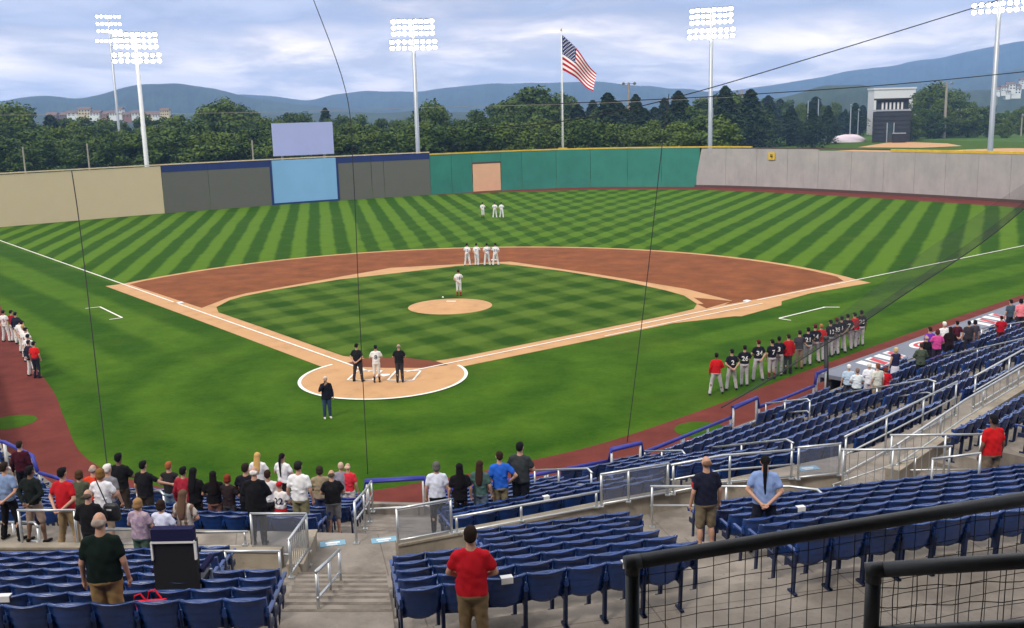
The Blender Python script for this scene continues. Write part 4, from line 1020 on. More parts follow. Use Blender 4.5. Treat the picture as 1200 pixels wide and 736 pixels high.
# centre stair handrails
pts = [A(418, 637, ZW), A(427, 622, ZW-.75), A(433, 611, ZW-1.3), A(437, 600, ZW-2.1)]
rail('centre handrail on the lower stair down to the field', [p+np.array([0, 0, .9]) for p in pts], [(0.0, pts[0][2]), (.4, pts[1][2]-.1), (.65, pts[2][2]-.1), (1., pts[3][2])], (0., .4), group='centre stair handrails', name='handrail')
pts = [A(401, 702, ZW+.35), A(389, 720, ZW+.85), A(375, 741, ZW+1.5)]
rail('centre handrail on the upper stair in the foreground', [p+np.array([0, 0, .92]) for p in pts], [(0.01, pts[0][2]), (.45, pts[1][2]-.05), (.99, pts[2][2])], (0., .4), group='centre stair handrails', name='handrail')
# blue padded front rail with raised gates
def padrail(lab, pts, posts, zlow):
    T = [np.array(p, float) for p in pts]; base = np.array([T[0][0], T[0][1], ZF+.3]); t = empty('padded_rail', base, 0, lab, 'railing', 'blue padded rails along the front wall')
    mb = MB(); mb.tube([p-base for p in T], .06, 8); mb.build('pad', MT['pad'], t, True)
    for x, y, zt in posts:
        mb = MB(); mb.tube([(x-base[0], y-base[1], 0), (x-base[0], y-base[1], zt-base[2]-.02)], .038, 8); mb.build('post', MT['whitepost'], t, True)
    mb = MB(); mb.tube([np.array([p[0], p[1], ZF+.42])-base for p in T], .03, 6); mb.build('lower_bar', MT['whitepost'], t, True)
zl, zh = 1.70, 2.12
def pr_(lab, px, gates=False):
    pts = [A(x, y, z) for x, y, z in px]; posts = []
    for p, q in zip(pts[:-1], pts[1:]):
        if np.linalg.norm(q[:2]-p[:2]) > .5:
            n = max(1, int(round(np.linalg.norm(q-p)/1.7)))
            for j in range(n+1): c = p+(q-p)*(j*.96+.02*n)/n; posts.append((c[0], c[1], c[2]))
    padrail(lab, pts, posts, zl)
pr_('blue padded front rail, raised gate at far left', [(-30, 512, zh), (5, 518, zh), (38, 534, zh), (44, 553, zl)])
pr_('blue padded front rail before the left crowd', [(46, 554, zl), (70, 561, zl), (120, 576, zl), (200, 586, zl), (320, 588, zl), (424, 580, zl)])
pr_('blue padded raised gate at the foot of the centre stair', [(426, 580, zl), (428, 564, zh), (497, 560, zh), (502, 577, zl), (560, 570, zl), (640, 554, zl), (713, 540, zl)])
pr_('blue padded raised gate by the second netting seam', [(714, 540, zl), (716, 527, zh), (751, 519, zh), (753, 531, zl), (800, 512, zl), (857, 489, zl)])
pr_('blue padded raised gate nearest the visiting team', [(858, 488, zl), (859, 478, zh), (887, 466, zh), (889, 477, zl), (920, 466, zl), (954, 452, zl)])
pr_('blue padded raised gate beside the black net pole', [(955, 451, zl), (957, 438, zh), (968, 433, zh)])
# aisle floor markers
for x, y, z, l in ((390, 637, ZW, 'left of the centre stair'), (450, 633, ZW, 'right of the centre stair'), (722, 592, ZW, 'before the clear panel at right'), (947, 549, ZW, 'beside the woman in blue')):
    p = at(x, y, z); t = empty('floor_sign', (p[0], p[1], z+.004), R(20), f'pale blue floor marker on the walkway {l}', 'floor sign', 'pale blue floor markers on the walkway')
    part(t, 'decal', MT['plate_blue'], ((0, 0, .003), (.52, .26, .006))); part(t, 'print', MT['white'], ((.0, .02, .0075), (.3, .07, .004)), ((-.02, -.07, .0075), (.22, .04, .004)))
# ------------------------------------------------------------------ foreground dark rails with wire mesh
def darkrail(lab, tl, tr, drop, post_at_left=True, bottom=True, r=.03):
    a, b = np.array(tl), np.array(tr); base = a-np.array([0, 0, drop]); t = empty('dark_railing', base, 0, lab, 'railing', 'dark railings in the foreground')
    A_, B_ = a-base, b-base; d = uu(A_, B_)
    mb = MB(); mb.tube([A_-d*.0, B_], r, 14); mb.build('top_bar', MT['darkrail'], t, True)
    mb = MB(); mb.tube([A_+[0, 0, r*.0], A_*[1, 1, 0]], r*.95, 14); mb.build('post', MT['darkrail'], t, True)
    mb = MB(); mb.tube([A_-d*r*1.02, A_+d*r*1.1], r*1.03, 14); mb.tube([A_-[0, 0, r*1.6], A_+[0, 0, r*.2]], r*1.0, 14); mb.build('corner_joint', MT['darkrail'], t, True)
    if bottom: mb = MB(); mb.tube([A_*[1, 1, 0]+[0, 0, bottom], B_-A_*[0, 0, 1]+[0, 0, bottom]], r*.9, 12); mb.build('lower_bar', MT['darkrail'], t, True)
    L = np.linalg.norm(B_-A_); mb = MB(); sp_ = .055; H = A_[2]-(bottom or 0)
    for j in range(1, int(L/sp_)):
        p = A_+d*(j*sp_); w1 = .004*math.sin(j*2.1); mb.tube([p, p-[d[0]*w1, d[1]*w1, H*.5], p-[0, 0, H]], .0014, 4)
    for j in range(1, int(H/sp_)):
        q0, q1 = A_-[0, 0, j*sp_], B_-[0, 0, j*sp_]; n = 14
        mb.tube([q0+(q1-q0)*i/n+np.array([0, 0, .004*math.sin(i*1.9+j)]) for i in range(n+1)], .0014, 4)
    tag(mb.build('wire_mesh', MT['wire'], t), kind='stuff'); return t
darkrail('dark pipe railing with wire mesh across the lower right foreground', ad(741, 659, 3.3), ad(1290, 570, 3.55), 1.15, bottom=False, r=.0245)
darkrail('nearer dark pipe railing at the lower right corner', ad(1024, 668, 2.75), ad(1300, 651, 2.6), .19, bottom=.005, r=.0215)

# ------------------------------------------------------------------ netting, pole, cables
def cable(lab, pts, r, name='cable', grp='black cables holding the backstop net', m='cable'):
    mb = MB(); base = np.array(pts[0]); mb.tube([np.array(p)-base for p in pts], r*.75, 6); o = mb.build(name, MT[m], None, True, base); tag(o, lab, 'cable', grp); return o
def catm(pts, n=6):
    P = [np.array(p, float) for p in pts]; out = []
    for i in range(len(P)-1):
        p0, p1, p2, p3 = P[max(i-1, 0)], P[i], P[i+1], P[min(i+2, len(P)-1)]
        for k in range(n):
            t = k/n; out.append(.5*((2*p1)+(-p0+p2)*t+(2*p0-5*p1+4*p2-p3)*t*t+(-p0+3*p1-3*p2+p3)*t**3))
    out.append(P[-1]); return out
cable('dark net seam hanging at left over the third base foul ground', catm([ad(84, 200, 32.), ad(93, 262, 31.7), ad(108, 390, 31.), ad(118, 480, 30.5), ad(127, 560, 30)]), .022)
cable('dark net seam hanging left of home plate', catm([ad(366, -4, 29.5), ad(405, 106, 29.4), ad(414, 200, 29.3), ad(421, 360, 29.2), ad(431, 556, 29)]), .016)
cable('dark net seam hanging right of the mound', catm([ad(784, 110, 30.6), ad(775, 178, 30.5), ad(758, 330, 30.4), ad(735, 518, 30.3)]), .019)
cable('long black cable rising to the far right light tower', catm([ad(560, 152, 31), ad(680, 139, 31), ad(800, 112, 31), ad(950, 68, 31), ad(1145, 8, 31), ad(1230, -20, 31)]), .022)
cable('lower black cable crossing before the right mountains', catm([ad(640, 122, 31), ad(800, 115, 31), ad(950, 106, 31), ad(1080, 96, 31), ad(1240, 80, 31)]), .02)
cable('thin grey power line over the left trees', catm([ad(-20, 135, 200), ad(140, 134, 200), ad(330, 131, 200), ad(500, 126, 200), ad(700, 121, 200), ad(860, 114, 200)]), .05, m='wood')
pb_ = A(969, 470, ZF); np_ = empty('net_pole', pb_, 0, 'short black pole holding the gathered net by the dugout', 'pole')
mb = MB(); top = ad(968, 398, float((pb_-CAMP)@FW)); mb.tube([(0, 0, 0), tuple(top-pb_)], .085, 10); mb.build('post', MT['blackpaint'], np_, True)
mb = MB(); mb.tube([tuple(top-pb_), tuple(top-pb_+np.array([0, 0, .12]))], .12, 10); mb.build('pole_cap', MT['blackpaint'], np_, True)
lo = catm([ad(1215, 232, 40), ad(1150, 285, 39.5), ad(1060, 345, 39), ad(1000, 385, 38.6), ad(960, 408, 38), ad(900, 446, 36.5), ad(845, 478, 35)], 5)
hi = catm([ad(1215, 205, 40.2), ad(1130, 262, 40), ad(1050, 318, 39.6), ad(985, 368, 39), ad(950, 396, 38.3), ad(895, 441, 36.7), ad(845, 476, 35)], 5)
net = empty('safety_net', lo[len(lo)//2], 0, 'dark gathered edge of the safety net sloping down to the pole', 'net')
nb_ = np.array(lo[len(lo)//2]); mb = MB()
for i in range(len(lo)-1): mb.quad(lo[i]-nb_, lo[i+1]-nb_, hi[i+1]-nb_, hi[i]-nb_)
mb.build('net_sheet', MT['net'], net)
mid_ = [l+(h-l)*.3 for l, h in zip(lo, hi)]; mb = MB(); sh = np.array([0, -.05, 0])
for i in range(len(lo)-1): mb.quad(lo[i]-nb_+sh, lo[i+1]-nb_+sh, mid_[i+1]-nb_+sh, mid_[i]-nb_+sh)
mb.build('net_sheet', MT['net_dense'], net)
mb = MB(); mb.tube([p-nb_ for p in lo], .02, 6); mb.build('edge_rope', MT['cable'], net, True)

# ------------------------------------------------------------------ first base dugout roof
d4 = np.array([.643, .766]); n4 = np.array([.766, -.643]); o4 = np.array([19.87, -3.54])
dr = empty('dugout', (o4[0], o4[1], 0), math.atan2(d4[1], d4[0]), 'grey roofed first base dugout with red and white emblems on top', 'dugout')
Ld = 34
part(dr, 'roof', MT['roofgray'], ((Ld/2, -.72, 1.12), (Ld, 1.6, .16))); part(dr, 'fascia', MT['roofgray'], ((Ld/2, .12, 1.0), (Ld, .1, .42))); part(dr, 'wall', MT['blackpaint'], ((Ld/2, -.3, .45), (Ld-.2, .2, .9)))
def em(n_, x, rx, ry):
    mb = MB(); mb.add([(x+rx*math.cos(2*math.pi*i/24), -.72+.7*ry*math.sin(2*math.pi*i/24), 1.205) for i in range(24)], [tuple(range(24))]); mb.build('emblem', MT['white'], dr)
    mb = MB(); mb.add([(x+rx*.72*math.cos(2*math.pi*i/24), -.72+.7*ry*.72*math.sin(2*math.pi*i/24), 1.209) for i in range(24)], [tuple(range(24))]); mb.build('emblem', MT['red'], dr)
    mb = MB(); mb.add([(x+rx*.42*math.cos(2*math.pi*i/24), -.72+.7*ry*.42*math.sin(2*math.pi*i/24), 1.213) for i in range(24)], [tuple(range(24))]); mb.build('emblem', MT['white'], dr)
em(0, 7.8, .95, .8)
def swoosh(x0):
    for j in range(4):
        mb = MB(); x = x0+j*.8
        mb.add([(x-.3, -1.3+.05*j, 1.205), (x+.2, -1.3+.05*j, 1.205), (x+.55, -.1, 1.205), (x-.0, -.1, 1.205)], [(0, 1, 2, 3)]); mb.build('emblem', MT['white'], dr)
        mb = MB(); mb.add([(x-.3, -1.25+.05*j, 1.209), (x+.1, -1.25+.05*j, 1.209), (x+.5, -.25, 1.209), (x+.1, -.25, 1.209)], [(0, 1, 2, 3)]); mb.build('emblem', MT['red'] if j % 2 else MT['white'], dr)
swoosh(2.6); swoosh(14.); em(0, 19.5, .8, .7)
# ------------------------------------------------------------------ people
ICO = None
def _ico():
    bm = bmesh.new(); bmesh.ops.create_icosphere(bm, subdivisions=2, radius=1)
    v = np.array([x.co[:] for x in bm.verts]); f = [tuple(q.index for q in p.verts) for p in bm.faces]; bm.free(); return v, f
ICO = _ico()
def remesh(name, blobs, vox=.02, smooth=3, keep=1.):
    """one closed surface round a set of overlapping ellipsoids (centre, radii)"""
    V, F = [], []; o = 0
    for c, r in blobs:
        V.append(ICO[0]*np.array(r)+np.array(c)); F += [tuple(i+o for i in f) for f in ICO[1]]; o += len(ICO[0])
    me = bpy.data.meshes.new('tmp'); me.from_pydata(np.concatenate(V).tolist(), [], F)
    ob = bpy.data.objects.new('tmp', me); COL.objects.link(ob)
    m = ob.modifiers.new('r', 'REMESH'); m.mode = 'VOXEL'; m.voxel_size = vox; m.use_smooth_shade = True
    s = ob.modifiers.new('s', 'SMOOTH'); s.factor = .5; s.iterations = smooth
    if keep < 1: d = ob.modifiers.new('d', 'DECIMATE'); d.ratio = keep
    dg = bpy.context.evaluated_depsgraph_get(); out = bpy.data.meshes.new_from_object(ob.evaluated_get(dg)); out.name = name
    bpy.data.objects.remove(ob); bpy.data.meshes.remove(me); out.materials.clear(); return out
def chain(pts, n=7):
    """pts: (centre, rx, ry, rz) -> interpolated ellipsoids"""
    out = []
    for (a, ra), (b, rb) in zip(pts[:-1], pts[1:]):
        a, b, ra, rb = map(np.array, (a, b, ra, rb)); L = np.linalg.norm(b-a); k = max(2, int(L/(.45*min(ra.min(), rb.min())))+1)
        for i in range(k+1): t = i/k; out.append((a+(b-a)*t, ra+(rb-ra)*t))
    return out
def r3(x, y=None, z=None): return (x, y or x, z or x)
ARMS = {   # elbow, wrist, hand centre for the right arm (x>0); left is mirrored unless given
 'down': ((.245, -.03, 1.13), (.265, .04, .89)), 'behind': ((.285, -.07, 1.15), (.07, -.20, .96)), 'front': ((.28, .03, 1.16), (.07, .19, 1.03)),
 'heart': ((.285, .06, 1.19), (.02, .19, 1.27)), 'cross': ((.29, .05, 1.18), (-.06, .19, 1.17)), 'out': ((.34, .10, 1.22), (.52, .28, 1.12)), 'mic': ((.27, .07, 1.20), (.09, .22, 1.44)), 'hip': ((.35, -.09, 1.18), (.2, .02, 1.0))}
LEGS = {'close': .085, 'stand': .115, 'apart': .21, 'wide': .27, 'stride': .15}
POSES = {'relax': ('down', 'down', 'stand'), 'behind': ('behind', 'behind', 'apart'), 'heart': ('heart', 'down', 'stand'), 'front': ('front', 'front', 'stand'), 'hand': ('heart', 'behind', 'apart'),
 'cross': ('cross', 'cross', 'stand'), 'out': ('out', 'down', 'stand'), 'mic': ('mic', 'down', 'stand'), 'coach': ('front', 'down', 'wide'), 'player': ('heart', 'behind', 'stand'), 'wideplay': ('behind', 'front', 'apart'), 'hip': ('hip', 'down', 'stand'), 'girl': ('front', 'front', 'close')}
def joints(pose):
    ra, la, lg = POSES[pose]; st = LEGS[lg]; J = {}
    for s, a in ((1, ra), (-1, la)):
        e, w_ = ARMS[a]; e, w_ = np.array(e), np.array(w_)
        if s < 0:
            if a == 'behind': w_ = w_+[0, -.025, .02]
            if a == 'cross': w_ = w_+[0, .03, -.04]
            if a == 'front': w_ = w_+[0, .02, -.015]
        m = np.array([s, 1, 1]); J[('e', s)] = e*m; J[('w', s)] = w_*m
        J[('s', s)] = np.array([.168*s, -.012, 1.395]); J[('h', s)] = np.array([.088*s, 0, .90])
        J[('k', s)] = np.array([(.088*.45+st*.55)*s, .025, .48]); J[('a', s)] = np.array([st*s, -.02+(.12*s if lg in ('stride', 'wide') else 0), .085])
    return J
BODYC, GARC = {}, {}
def handgeo(mb, w_, e, s):
    d = w_-e; d /= np.linalg.norm(d); side = np.cross(d, [0, 0, 1.]) if abs(d[2]) < .9 else np.array([0, 1., 0]); side = side-d*(side@d); side /= np.linalg.norm(side); nrm = np.cross(d, side)
    inn = nrm*(-1 if nrm[0]*s > 0 else 1)
    for i, (o, L) in enumerate(((-.030, .070), (-.010, .080), (.010, .074), (.029, .058))):
        b = w_+d*.075+side*o; mb.tube([b, b+d*L*.5+inn*.008, b+d*L*.85+inn*.028], .0095, 6, .007)
    b = w_+d*.03+side*-.036; mb.tube([b, b+d*.03-side*.022+inn*.012, b+d*.062-side*.022+inn*.022], .011, 6, .008)
def body(pose):
    if pose in BODYC: return BODYC[pose]
    J = joints(pose); B = []
    B += chain([((0, -.005, .93), (.155, .105, .09)), ((0, 0, 1.10), (.135, .095, .09)), ((0, 0, 1.28), (.165, .11, .10)), ((0, -.01, 1.38), (.135, .085, .06))])
    B += chain([((0, -.01, 1.41), (.072, .068, .06)), ((0, .005, 1.53), (.06, .062, .05))])
    B += [((0, .01, 1.645), (.076, .094, .105)), ((0, .045, 1.585), (.055, .06, .06)), ((0, .105, 1.622), (.014, .022, .026)), ((.078, 0, 1.632), (.014, .022, .034)), ((-.078, 0, 1.632), (.014, .022, .034)), ((0, .092, 1.578), (.024, .014, .012))]
    for s in (1, -1):
        B += chain([(J['s', s], r3(.056)), (J['e', s], r3(.042)), (J['w', s], r3(.029))]); B += chain([((.07*s, -.01, 1.42), (.055, .055, .045)), (J['s', s], r3(.056))])
        d = J['w', s]-J['e', s]; d /= np.linalg.norm(d); B += [(J['w', s]+d*.05, (.036, .036, .046))]
        B += chain([(J['h', s], r3(.088)), (J['k', s], r3(.056)), (J['a', s], r3(.037))]); mid = (J['k', s]*.65+J['a', s]*.35)+np.array([0, -.018, 0]); B += [(mid, (.053, .055, .13))]
        B += chain([(J['a', s]-[0, .02, .03], (.037, .05, .045)), (J['a', s]+[.012*s, .13, -.05], (.042, .05, .028))])
    me = remesh('body', B, .016, 3)
    mb = MB()
    for s in (1, -1): handgeo(mb, J['w', s], J['e', s], s)
    fm = mb.mesh('f', None, True); bm = bmesh.new(); bm.from_mesh(me); bm.from_mesh(fm); bm.to_mesh(me); bm.free(); bpy.data.meshes.remove(fm)
    for p in me.polygons: p.use_smooth = True
    me.materials.append(MT['skin']); BODYC[pose] = me; return me
def garment(kind, pose, fat=0.):
    key = (kind, pose, fat)
    if key in GARC: return GARC[key]
    J = joints(pose); B = []; f = fat
    if kind in ('tee', 'long', 'jersey', 'sleeveless', 'coat', 'tucked'):
        low = {'tee': .86, 'long': .86, 'jersey': .94, 'sleeveless': .9, 'coat': .78, 'tucked': .97}[kind]
        hw = {'coat': .205, 'jersey': .18, 'tucked': .172, 'sleeveless': .172}.get(kind, .188)+f
        B += chain([((0, -.004, low+.05), (hw, .135+f*.9, .05)), ((0, -.002, 1.08), (.172+f*1.05, .128+f, .08)), ((0, -.004, 1.27), (.186+f*.6, .133+f*.6, .10)), ((0, -.014, 1.38), (.158, .10, .06)), ((0, -.012, 1.452), (.075, .075, .03))])
        for s in (1, -1):
            B += chain([((.075*s, -.014, 1.435), (.06, .07, .05)), (J['s', s], r3(.068, .072, .066))])
            if kind == 'sleeveless': continue
            end = 1. if kind in ('long', 'coat') else .62
            p1 = J['s', s]+(J['e', s]-J['s', s])*(end if end < 1 else 1.)
            B += chain([(J['s', s], r3(.068, .072, .066)), (p1, r3(.066 if end < 1 else .06))])
            if end == 1.: B += chain([(J['e', s], r3(.06)), (J['e', s]+(J['w', s]-J['e', s])*.94, r3(.046))])
        if kind in ('tee', 'long', 'coat', 'jersey'):       # creases: small ridges so the cloth is not a tube
            rr = np.random.default_rng(len(pose)*7+len(kind))
            for i in range(9): a = rr.uniform(0, 6.28); z = rr.uniform(low+.06, 1.3); B.append(((.17*math.cos(a), -.003+.115*math.sin(a), z), (.05, .035, .012+.02*rr.random())))
    elif kind in ('trousers', 'shorts', 'knickers', 'slim'):
        e = {'trousers': .98, 'slim': .97, 'shorts': .92, 'knickers': .42}[kind]; k = 1. if kind != 'slim' else .86
        B += chain([((0, -.004, .99), (.165+f, .118+f*.9, .045)), ((0, -.01, .90), (.178+f, .132+f*.8, .07))])
        for s in (1, -1):
            if kind == 'shorts': B += chain([(J['h', s], r3(.104+f*.4)), (J['h', s]+(J['k', s]-J['h', s])*e, r3(.088))])
            elif kind == 'knickers': B += chain([(J['h', s], r3(.102)), (J['k', s], r3(.073)), (J['k', s]+(J['a', s]-J['k', s])*e, r3(.062))])
            else: B += chain([(J['h', s], r3(.102*k+f*.4)), (J['k', s], r3(.076*k+f*.15)), (J['k', s]+(J['a', s]-J['k', s])*e, r3(.066*k))])
    elif kind == 'skirt':
        B += chain([((0, -.004, .98), (.16, .118, .05)), ((0, -.005, .86), (.19, .145, .06)), ((0, 0, .60), (.205, .165, .05))])
    elif kind in ('shoe_r', 'shoe_l'):
        for s in ((1,) if kind == 'shoe_r' else (-1,)): B += chain([(J['a', s]-[0, .03, .035], (.045, .058, .05)), (J['a', s]+[.012*s, .145, -.055], (.05, .055, .03))])
    elif kind in ('sock_r', 'sock_l'):
        for s in ((1,) if kind == 'sock_r' else (-1,)): B += chain([(J['k', s]*.6+J['a', s]*.4, r3(.062)), (J['a', s], r3(.044))])
    elif kind == 'hair_short':
        B += [((0, -.012, 1.672), (.087, .098, .088)), ((0, -.045, 1.625), (.078, .066, .07)), ((0, .05, 1.715), (.06, .05, .032))]
    elif kind == 'hair_thin':
        B += [((.05, -.035, 1.63), (.036, .062, .045)), ((-.05, -.035, 1.63), (.036, .062, .045)), ((0, -.062, 1.625), (.06, .036, .05)), ((0, -.05, 1.66), (.06, .045, .04))]
    elif kind == 'hair_long':
        B += [((0, -.012, 1.67), (.092, .104, .094))]+chain([((0, -.045, 1.62), (.09, .066, .08)), ((0, -.085, 1.48), (.098, .05, .08)), ((0, -.125, 1.30), (.10, .036, .07)), ((0, -.135, 1.20), (.07, .03, .05))])
    elif kind == 'hair_pony':
        B += [((0, -.012, 1.67), (.088, .10, .09))]+chain([((0, -.10, 1.67), (.035, .035, .035)), ((0, -.135, 1.56), (.042, .038, .05)), ((0, -.14, 1.34), (.034, .026, .05)), ((.01, -.145, 1.12), (.022, .018, .04))])
    elif kind == 'hair_bob':
        B += [((0, -.012, 1.672), (.094, .106, .092)), ((0, -.05, 1.60), (.094, .07, .08)), ((.06, 0, 1.60), (.036, .06, .07)), ((-.06, 0, 1.60), (.036, .06, .07))]
    elif kind == 'cap':
        B += [((0, -.005, 1.695), (.09, .105, .075)), ((0, -.03, 1.66), (.088, .085, .03))]+chain([((0, .06, 1.675), (.075, .05, .014)), ((0, .15, 1.665), (.06, .045, .011))])
    me = remesh(kind, B, .017 if kind.startswith('hair') or kind in ('cap', 'shoe_l', 'shoe_r') else .021, 3)
    if kind in ('tee', 'long', 'coat', 'jersey', 'trousers', 'shorts', 'tucked'):
        rr = np.random.default_rng(5); ph = rr.uniform(0, 6, 4)
        a = np.empty(len(me.vertices)*3); me.vertices.foreach_get('co', a); a = a.reshape(-1, 3); nn = np.empty(len(me.vertices)*3); me.vertices.foreach_get('normal', nn); nn = nn.reshape(-1, 3)
        w_ = .5*(.006*np.sin(a[:, 2]*48+a[:, 0]*30+ph[0]+2*np.sin(a[:, 1]*22))+.005*np.sin(a[:, 2]*21-a[:, 0]*44+ph[1])+.004*np.sin(a[:, 0]*70+a[:, 2]*12+ph[2]))
        a += nn*w_[:, None]; me.vertices.foreach_set('co', a.ravel()); me.update()
    GARC[key] = me; return me
NUMC = {}
def number_mesh(txt, shirt, key, zc, size):
    k = (txt, key, zc, size)
    if k in NUMC: return NUMC[k]
    cu = bpy.data.curves.new('t', 'FONT'); cu.body = txt; cu.size = size; cu.align_x = 'CENTER'; cu.align_y = 'CENTER'; cu.offset = .006; cu.space_character = 1.05
    ob = bpy.data.objects.new('t', cu); COL.objects.link(ob); dg = bpy.context.evaluated_depsgraph_get()
    me = bpy.data.meshes.new_from_object(ob.evaluated_get(dg)); bpy.data.objects.remove(ob)
    bm = bmesh.new(); bm.from_mesh(shirt); bv = BVHTree.FromBMesh(bm); bm.free()
    b2 = bmesh.new(); b2.from_mesh(me); bmesh.ops.triangulate(b2, faces=b2.faces[:]); bmesh.ops.subdivide_edges(b2, edges=b2.edges[:], cuts=1, use_grid_fill=True)
    for v in b2.verts:
        x, z = v.co.x, v.co.y+zc; h = bv.ray_cast(Vector((x, -1, z)), Vector((0, 1, 0)))
        v.co = Vector((x, (h[0].y if h[0] else -.12)-.006, z))
    b2.to_mesh(me); b2.free(); me.materials.clear(); me.name = 'jersey_number'; NUMC[k] = me; return me
def person(pos, h, face, pose, top, topc, bot, botc, hair, hairc, label, group=None, skin='skin', shoes=(30, 28, 28), fat=0., num=None, name_bar=False, socks=None, pat=None, numc=(225, 225, 225), bag=False, kid=False):
    t = empty('person', pos, face, label, 'person', group); s = h/1.75; t.scale = (s*(1.0), s*1.0, s)
    obj('body', body(pose), t, MT[skin])
    sm = garment(top, pose, fat); obj('shirt' if top not in ('coat', 'long') else 'jacket', sm, t, cloth(topc, pat))
    if bot: obj({'skirt': 'skirt', 'shorts': 'shorts'}.get(bot, 'trousers'), garment(bot, pose, fat), t, cloth(botc))
    if socks: obj('sock', garment('sock_r', pose), t, cloth(socks)); obj('sock', garment('sock_l', pose), t, cloth(socks))
    obj('shoe', garment('shoe_r', pose), t, cloth(shoes)); obj('shoe', garment('shoe_l', pose), t, cloth(shoes))
    if hair == 'cap+':
        obj('cap', garment('cap', 'relax'), t, cloth(hairc)); obj('hair', garment('hair_thin', 'relax'), t, cloth((30, 22, 18)))
    elif hair == 'cap': obj('cap', garment('cap', 'relax'), t, cloth(hairc))
    elif hair: obj('hair', garment(hair, 'relax'), t, cloth(hairc))
    eye = EYE
    for sx in (-.03, .03): obj('eye', eye, t, None, (sx, .097, 1.647))
    if num: obj('jersey_number', number_mesh(num, sm, (top, pose, fat), 1.2, .27), t, cloth(numc))
    if name_bar: obj('jersey_lettering', number_mesh('------', sm, (top, pose, fat), 1.37, .07), t, cloth(numc)) if False else None
    return t
EYE = remesh('eye', [((0, 0, 0), (.011, .006, .008))], .003, 0); EYE.materials.append(MT['blackpaint'])
FLAG = np.array([0., 123.])
def facing(p, tgt=FLAG, j=.28): d = np.array(tgt)-np.array(p[:2]); return math.atan2(d[1], d[0])-math.pi/2+rng.uniform(-j, j)
BLK, DK, NAVY, WHT, KHK, RED, JEAN = (22, 21, 24), (42, 32, 26), (26, 28, 48), (226, 224, 222), (150, 128, 96), (176, 26, 34), (52, 66, 96)
GRYP = (176, 172, 176)
# --- home battery and umpires, soloist
def field(x, y, h, *a, **k):
    p = at(x, y, 0.02); return person(p, h, a[0] if isinstance(a[0], float) else facing(p), *a[1:], **k)
field(420, 447, 1.84, None, 'behind', 'tee', (28, 28, 30), 'trousers', (52, 50, 54), 'cap+', BLK, 'umpire in black shirt and charcoal trousers left of the catcher', 'umpires at home plate', fat=.03)
field(442, 448, 1.80, None, 'front', 'jersey', WHT, 'knickers', (220, 218, 216), 'cap+', NAVY, 'catcher in white uniform and dark leg guards between two umpires', socks=(40, 40, 50), num='8', numc=(50, 54, 90))
field(469, 448, 1.84, None, 'front', 'tee', (26, 26, 28), 'trousers', (56, 54, 58), 'hair_thin', (120, 115, 110), 'umpire in black shirt right of the catcher, grey hair', 'umpires at home plate', fat=.03)
sp_ = at(384, 490, 0.01); person(sp_, 1.80, math.pi*1.15, 'mic', 'coat', (26, 28, 38), 'trousers', JEAN, 'hair_short', (198, 194, 188), 'grey haired man in dark jacket with a microphone behind home plate', shoes=(205, 205, 205), fat=.02)
mic = MB(); mic.tube([(0, 0, 0), (0, .02, .12)], .014, 8, .018); mic.tube([(0, .02, .12), (0, .025, .15), (0, .028, .18)], .028, 8, .02)
mo = mic.build('microphone', MT['blackpaint'], None, True); c_, s_ = math.cos(math.pi*1.15), math.sin(math.pi*1.15)
mo.location = (sp_[0]+c_*.09-s_*.25, sp_[1]+s_*.09+c_*.25, 1.50); tag(mo, 'black microphone held up by the man in the dark jacket', 'microphone')
field(538, 347, 1.83, None, 'player', 'jersey', WHT, 'knickers', WHT, 'cap+', (60, 26, 34), 'pitcher in white with red socks standing behind the mound', 'home players on the field', socks=(150, 24, 30), num='18', numc=(70, 78, 120))
for i, (x, pz, l) in enumerate(((548, 'wideplay', 'leftmost of four infielders in white with feet apart'), (559, 'player', 'second infielder from the left in white'), (571, 'hand', 'third infielder from the left in white'), (581, 'wideplay', 'rightmost of four infielders in white'))):
    field(x, 311.5, 1.86, None, pz, 'jersey', (232, 230, 232), 'trousers', (228, 226, 228), 'cap+', (24, 26, 40), l, 'home players on the field', num=('12', '7', '24', '31')[i], numc=(80, 88, 130))
for i, (x, l) in enumerate(((566, 'outfielder in white standing apart at left in centre field'), (580, 'middle outfielder in white in centre field'), (588, 'rightmost outfielder in white in centre field'))):
    field(x, 255.5, 1.86, None, ('player', 'wideplay', 'hand')[i], 'jersey', (232, 230, 228), 'knickers' if i == 0 else 'trousers', (228, 226, 228), 'cap+', (24, 26, 40), l, 'home players on the field', socks=(60, 40, 30) if i == 0 else None, num=('5', '23', '9')[i], numc=(80, 88, 130))
# --- visiting team along the first base side
vis = [(839, 462, 'red', 'coach', 'coach in red and navy jacket with feet wide apart at the near end'), (857, 457, 'n', 'behind', 'second visitor from the near end, navy shirt'), (872, 452, 'n', 'cross', 'third visitor from the near end, arms folded'), (888, 446, 'n', 'wideplay', 'tall fourth visitor from the near end, feet apart'), (904, 444, 'n', 'heart', 'visitor with short trousers and dark red socks'), (912, 440, 'n', 'player', 'visitor just right of the red socked player'), (923, 438, 'redlong', 'relax', 'visitor in long red jacket and black trousers'), (936, 432, 'tan', 'heart', 'grey shirted visitor in tan trousers beside the long red jacket'), (946, 428, 'n', 'player', 'navy visitor left of the middle red jacket'), (954, 425, 'n', 'hand', 'navy visitor directly before the middle red jacket'), (961, 423, 'red2', 'relax', 'fair haired visitor in red jacket at middle of the line'), (972, 418, 'n', 'heart', 'navy visitor just right of the middle red jacket'), (979, 416, 'n', 'player', 'taller navy visitor in the far half'), (985, 413, 'n', 'behind', 'navy visitor before the pair at the far end'), (992, 410, 'n', 'wideplay', 'navy visitor left of the far red shirt'), (1000, 408, 'red2', 'relax', 'visitor in red shirt next to the far end'), (1008, 405, 'n', 'relax', 'visitor at the far end of the line in navy')]
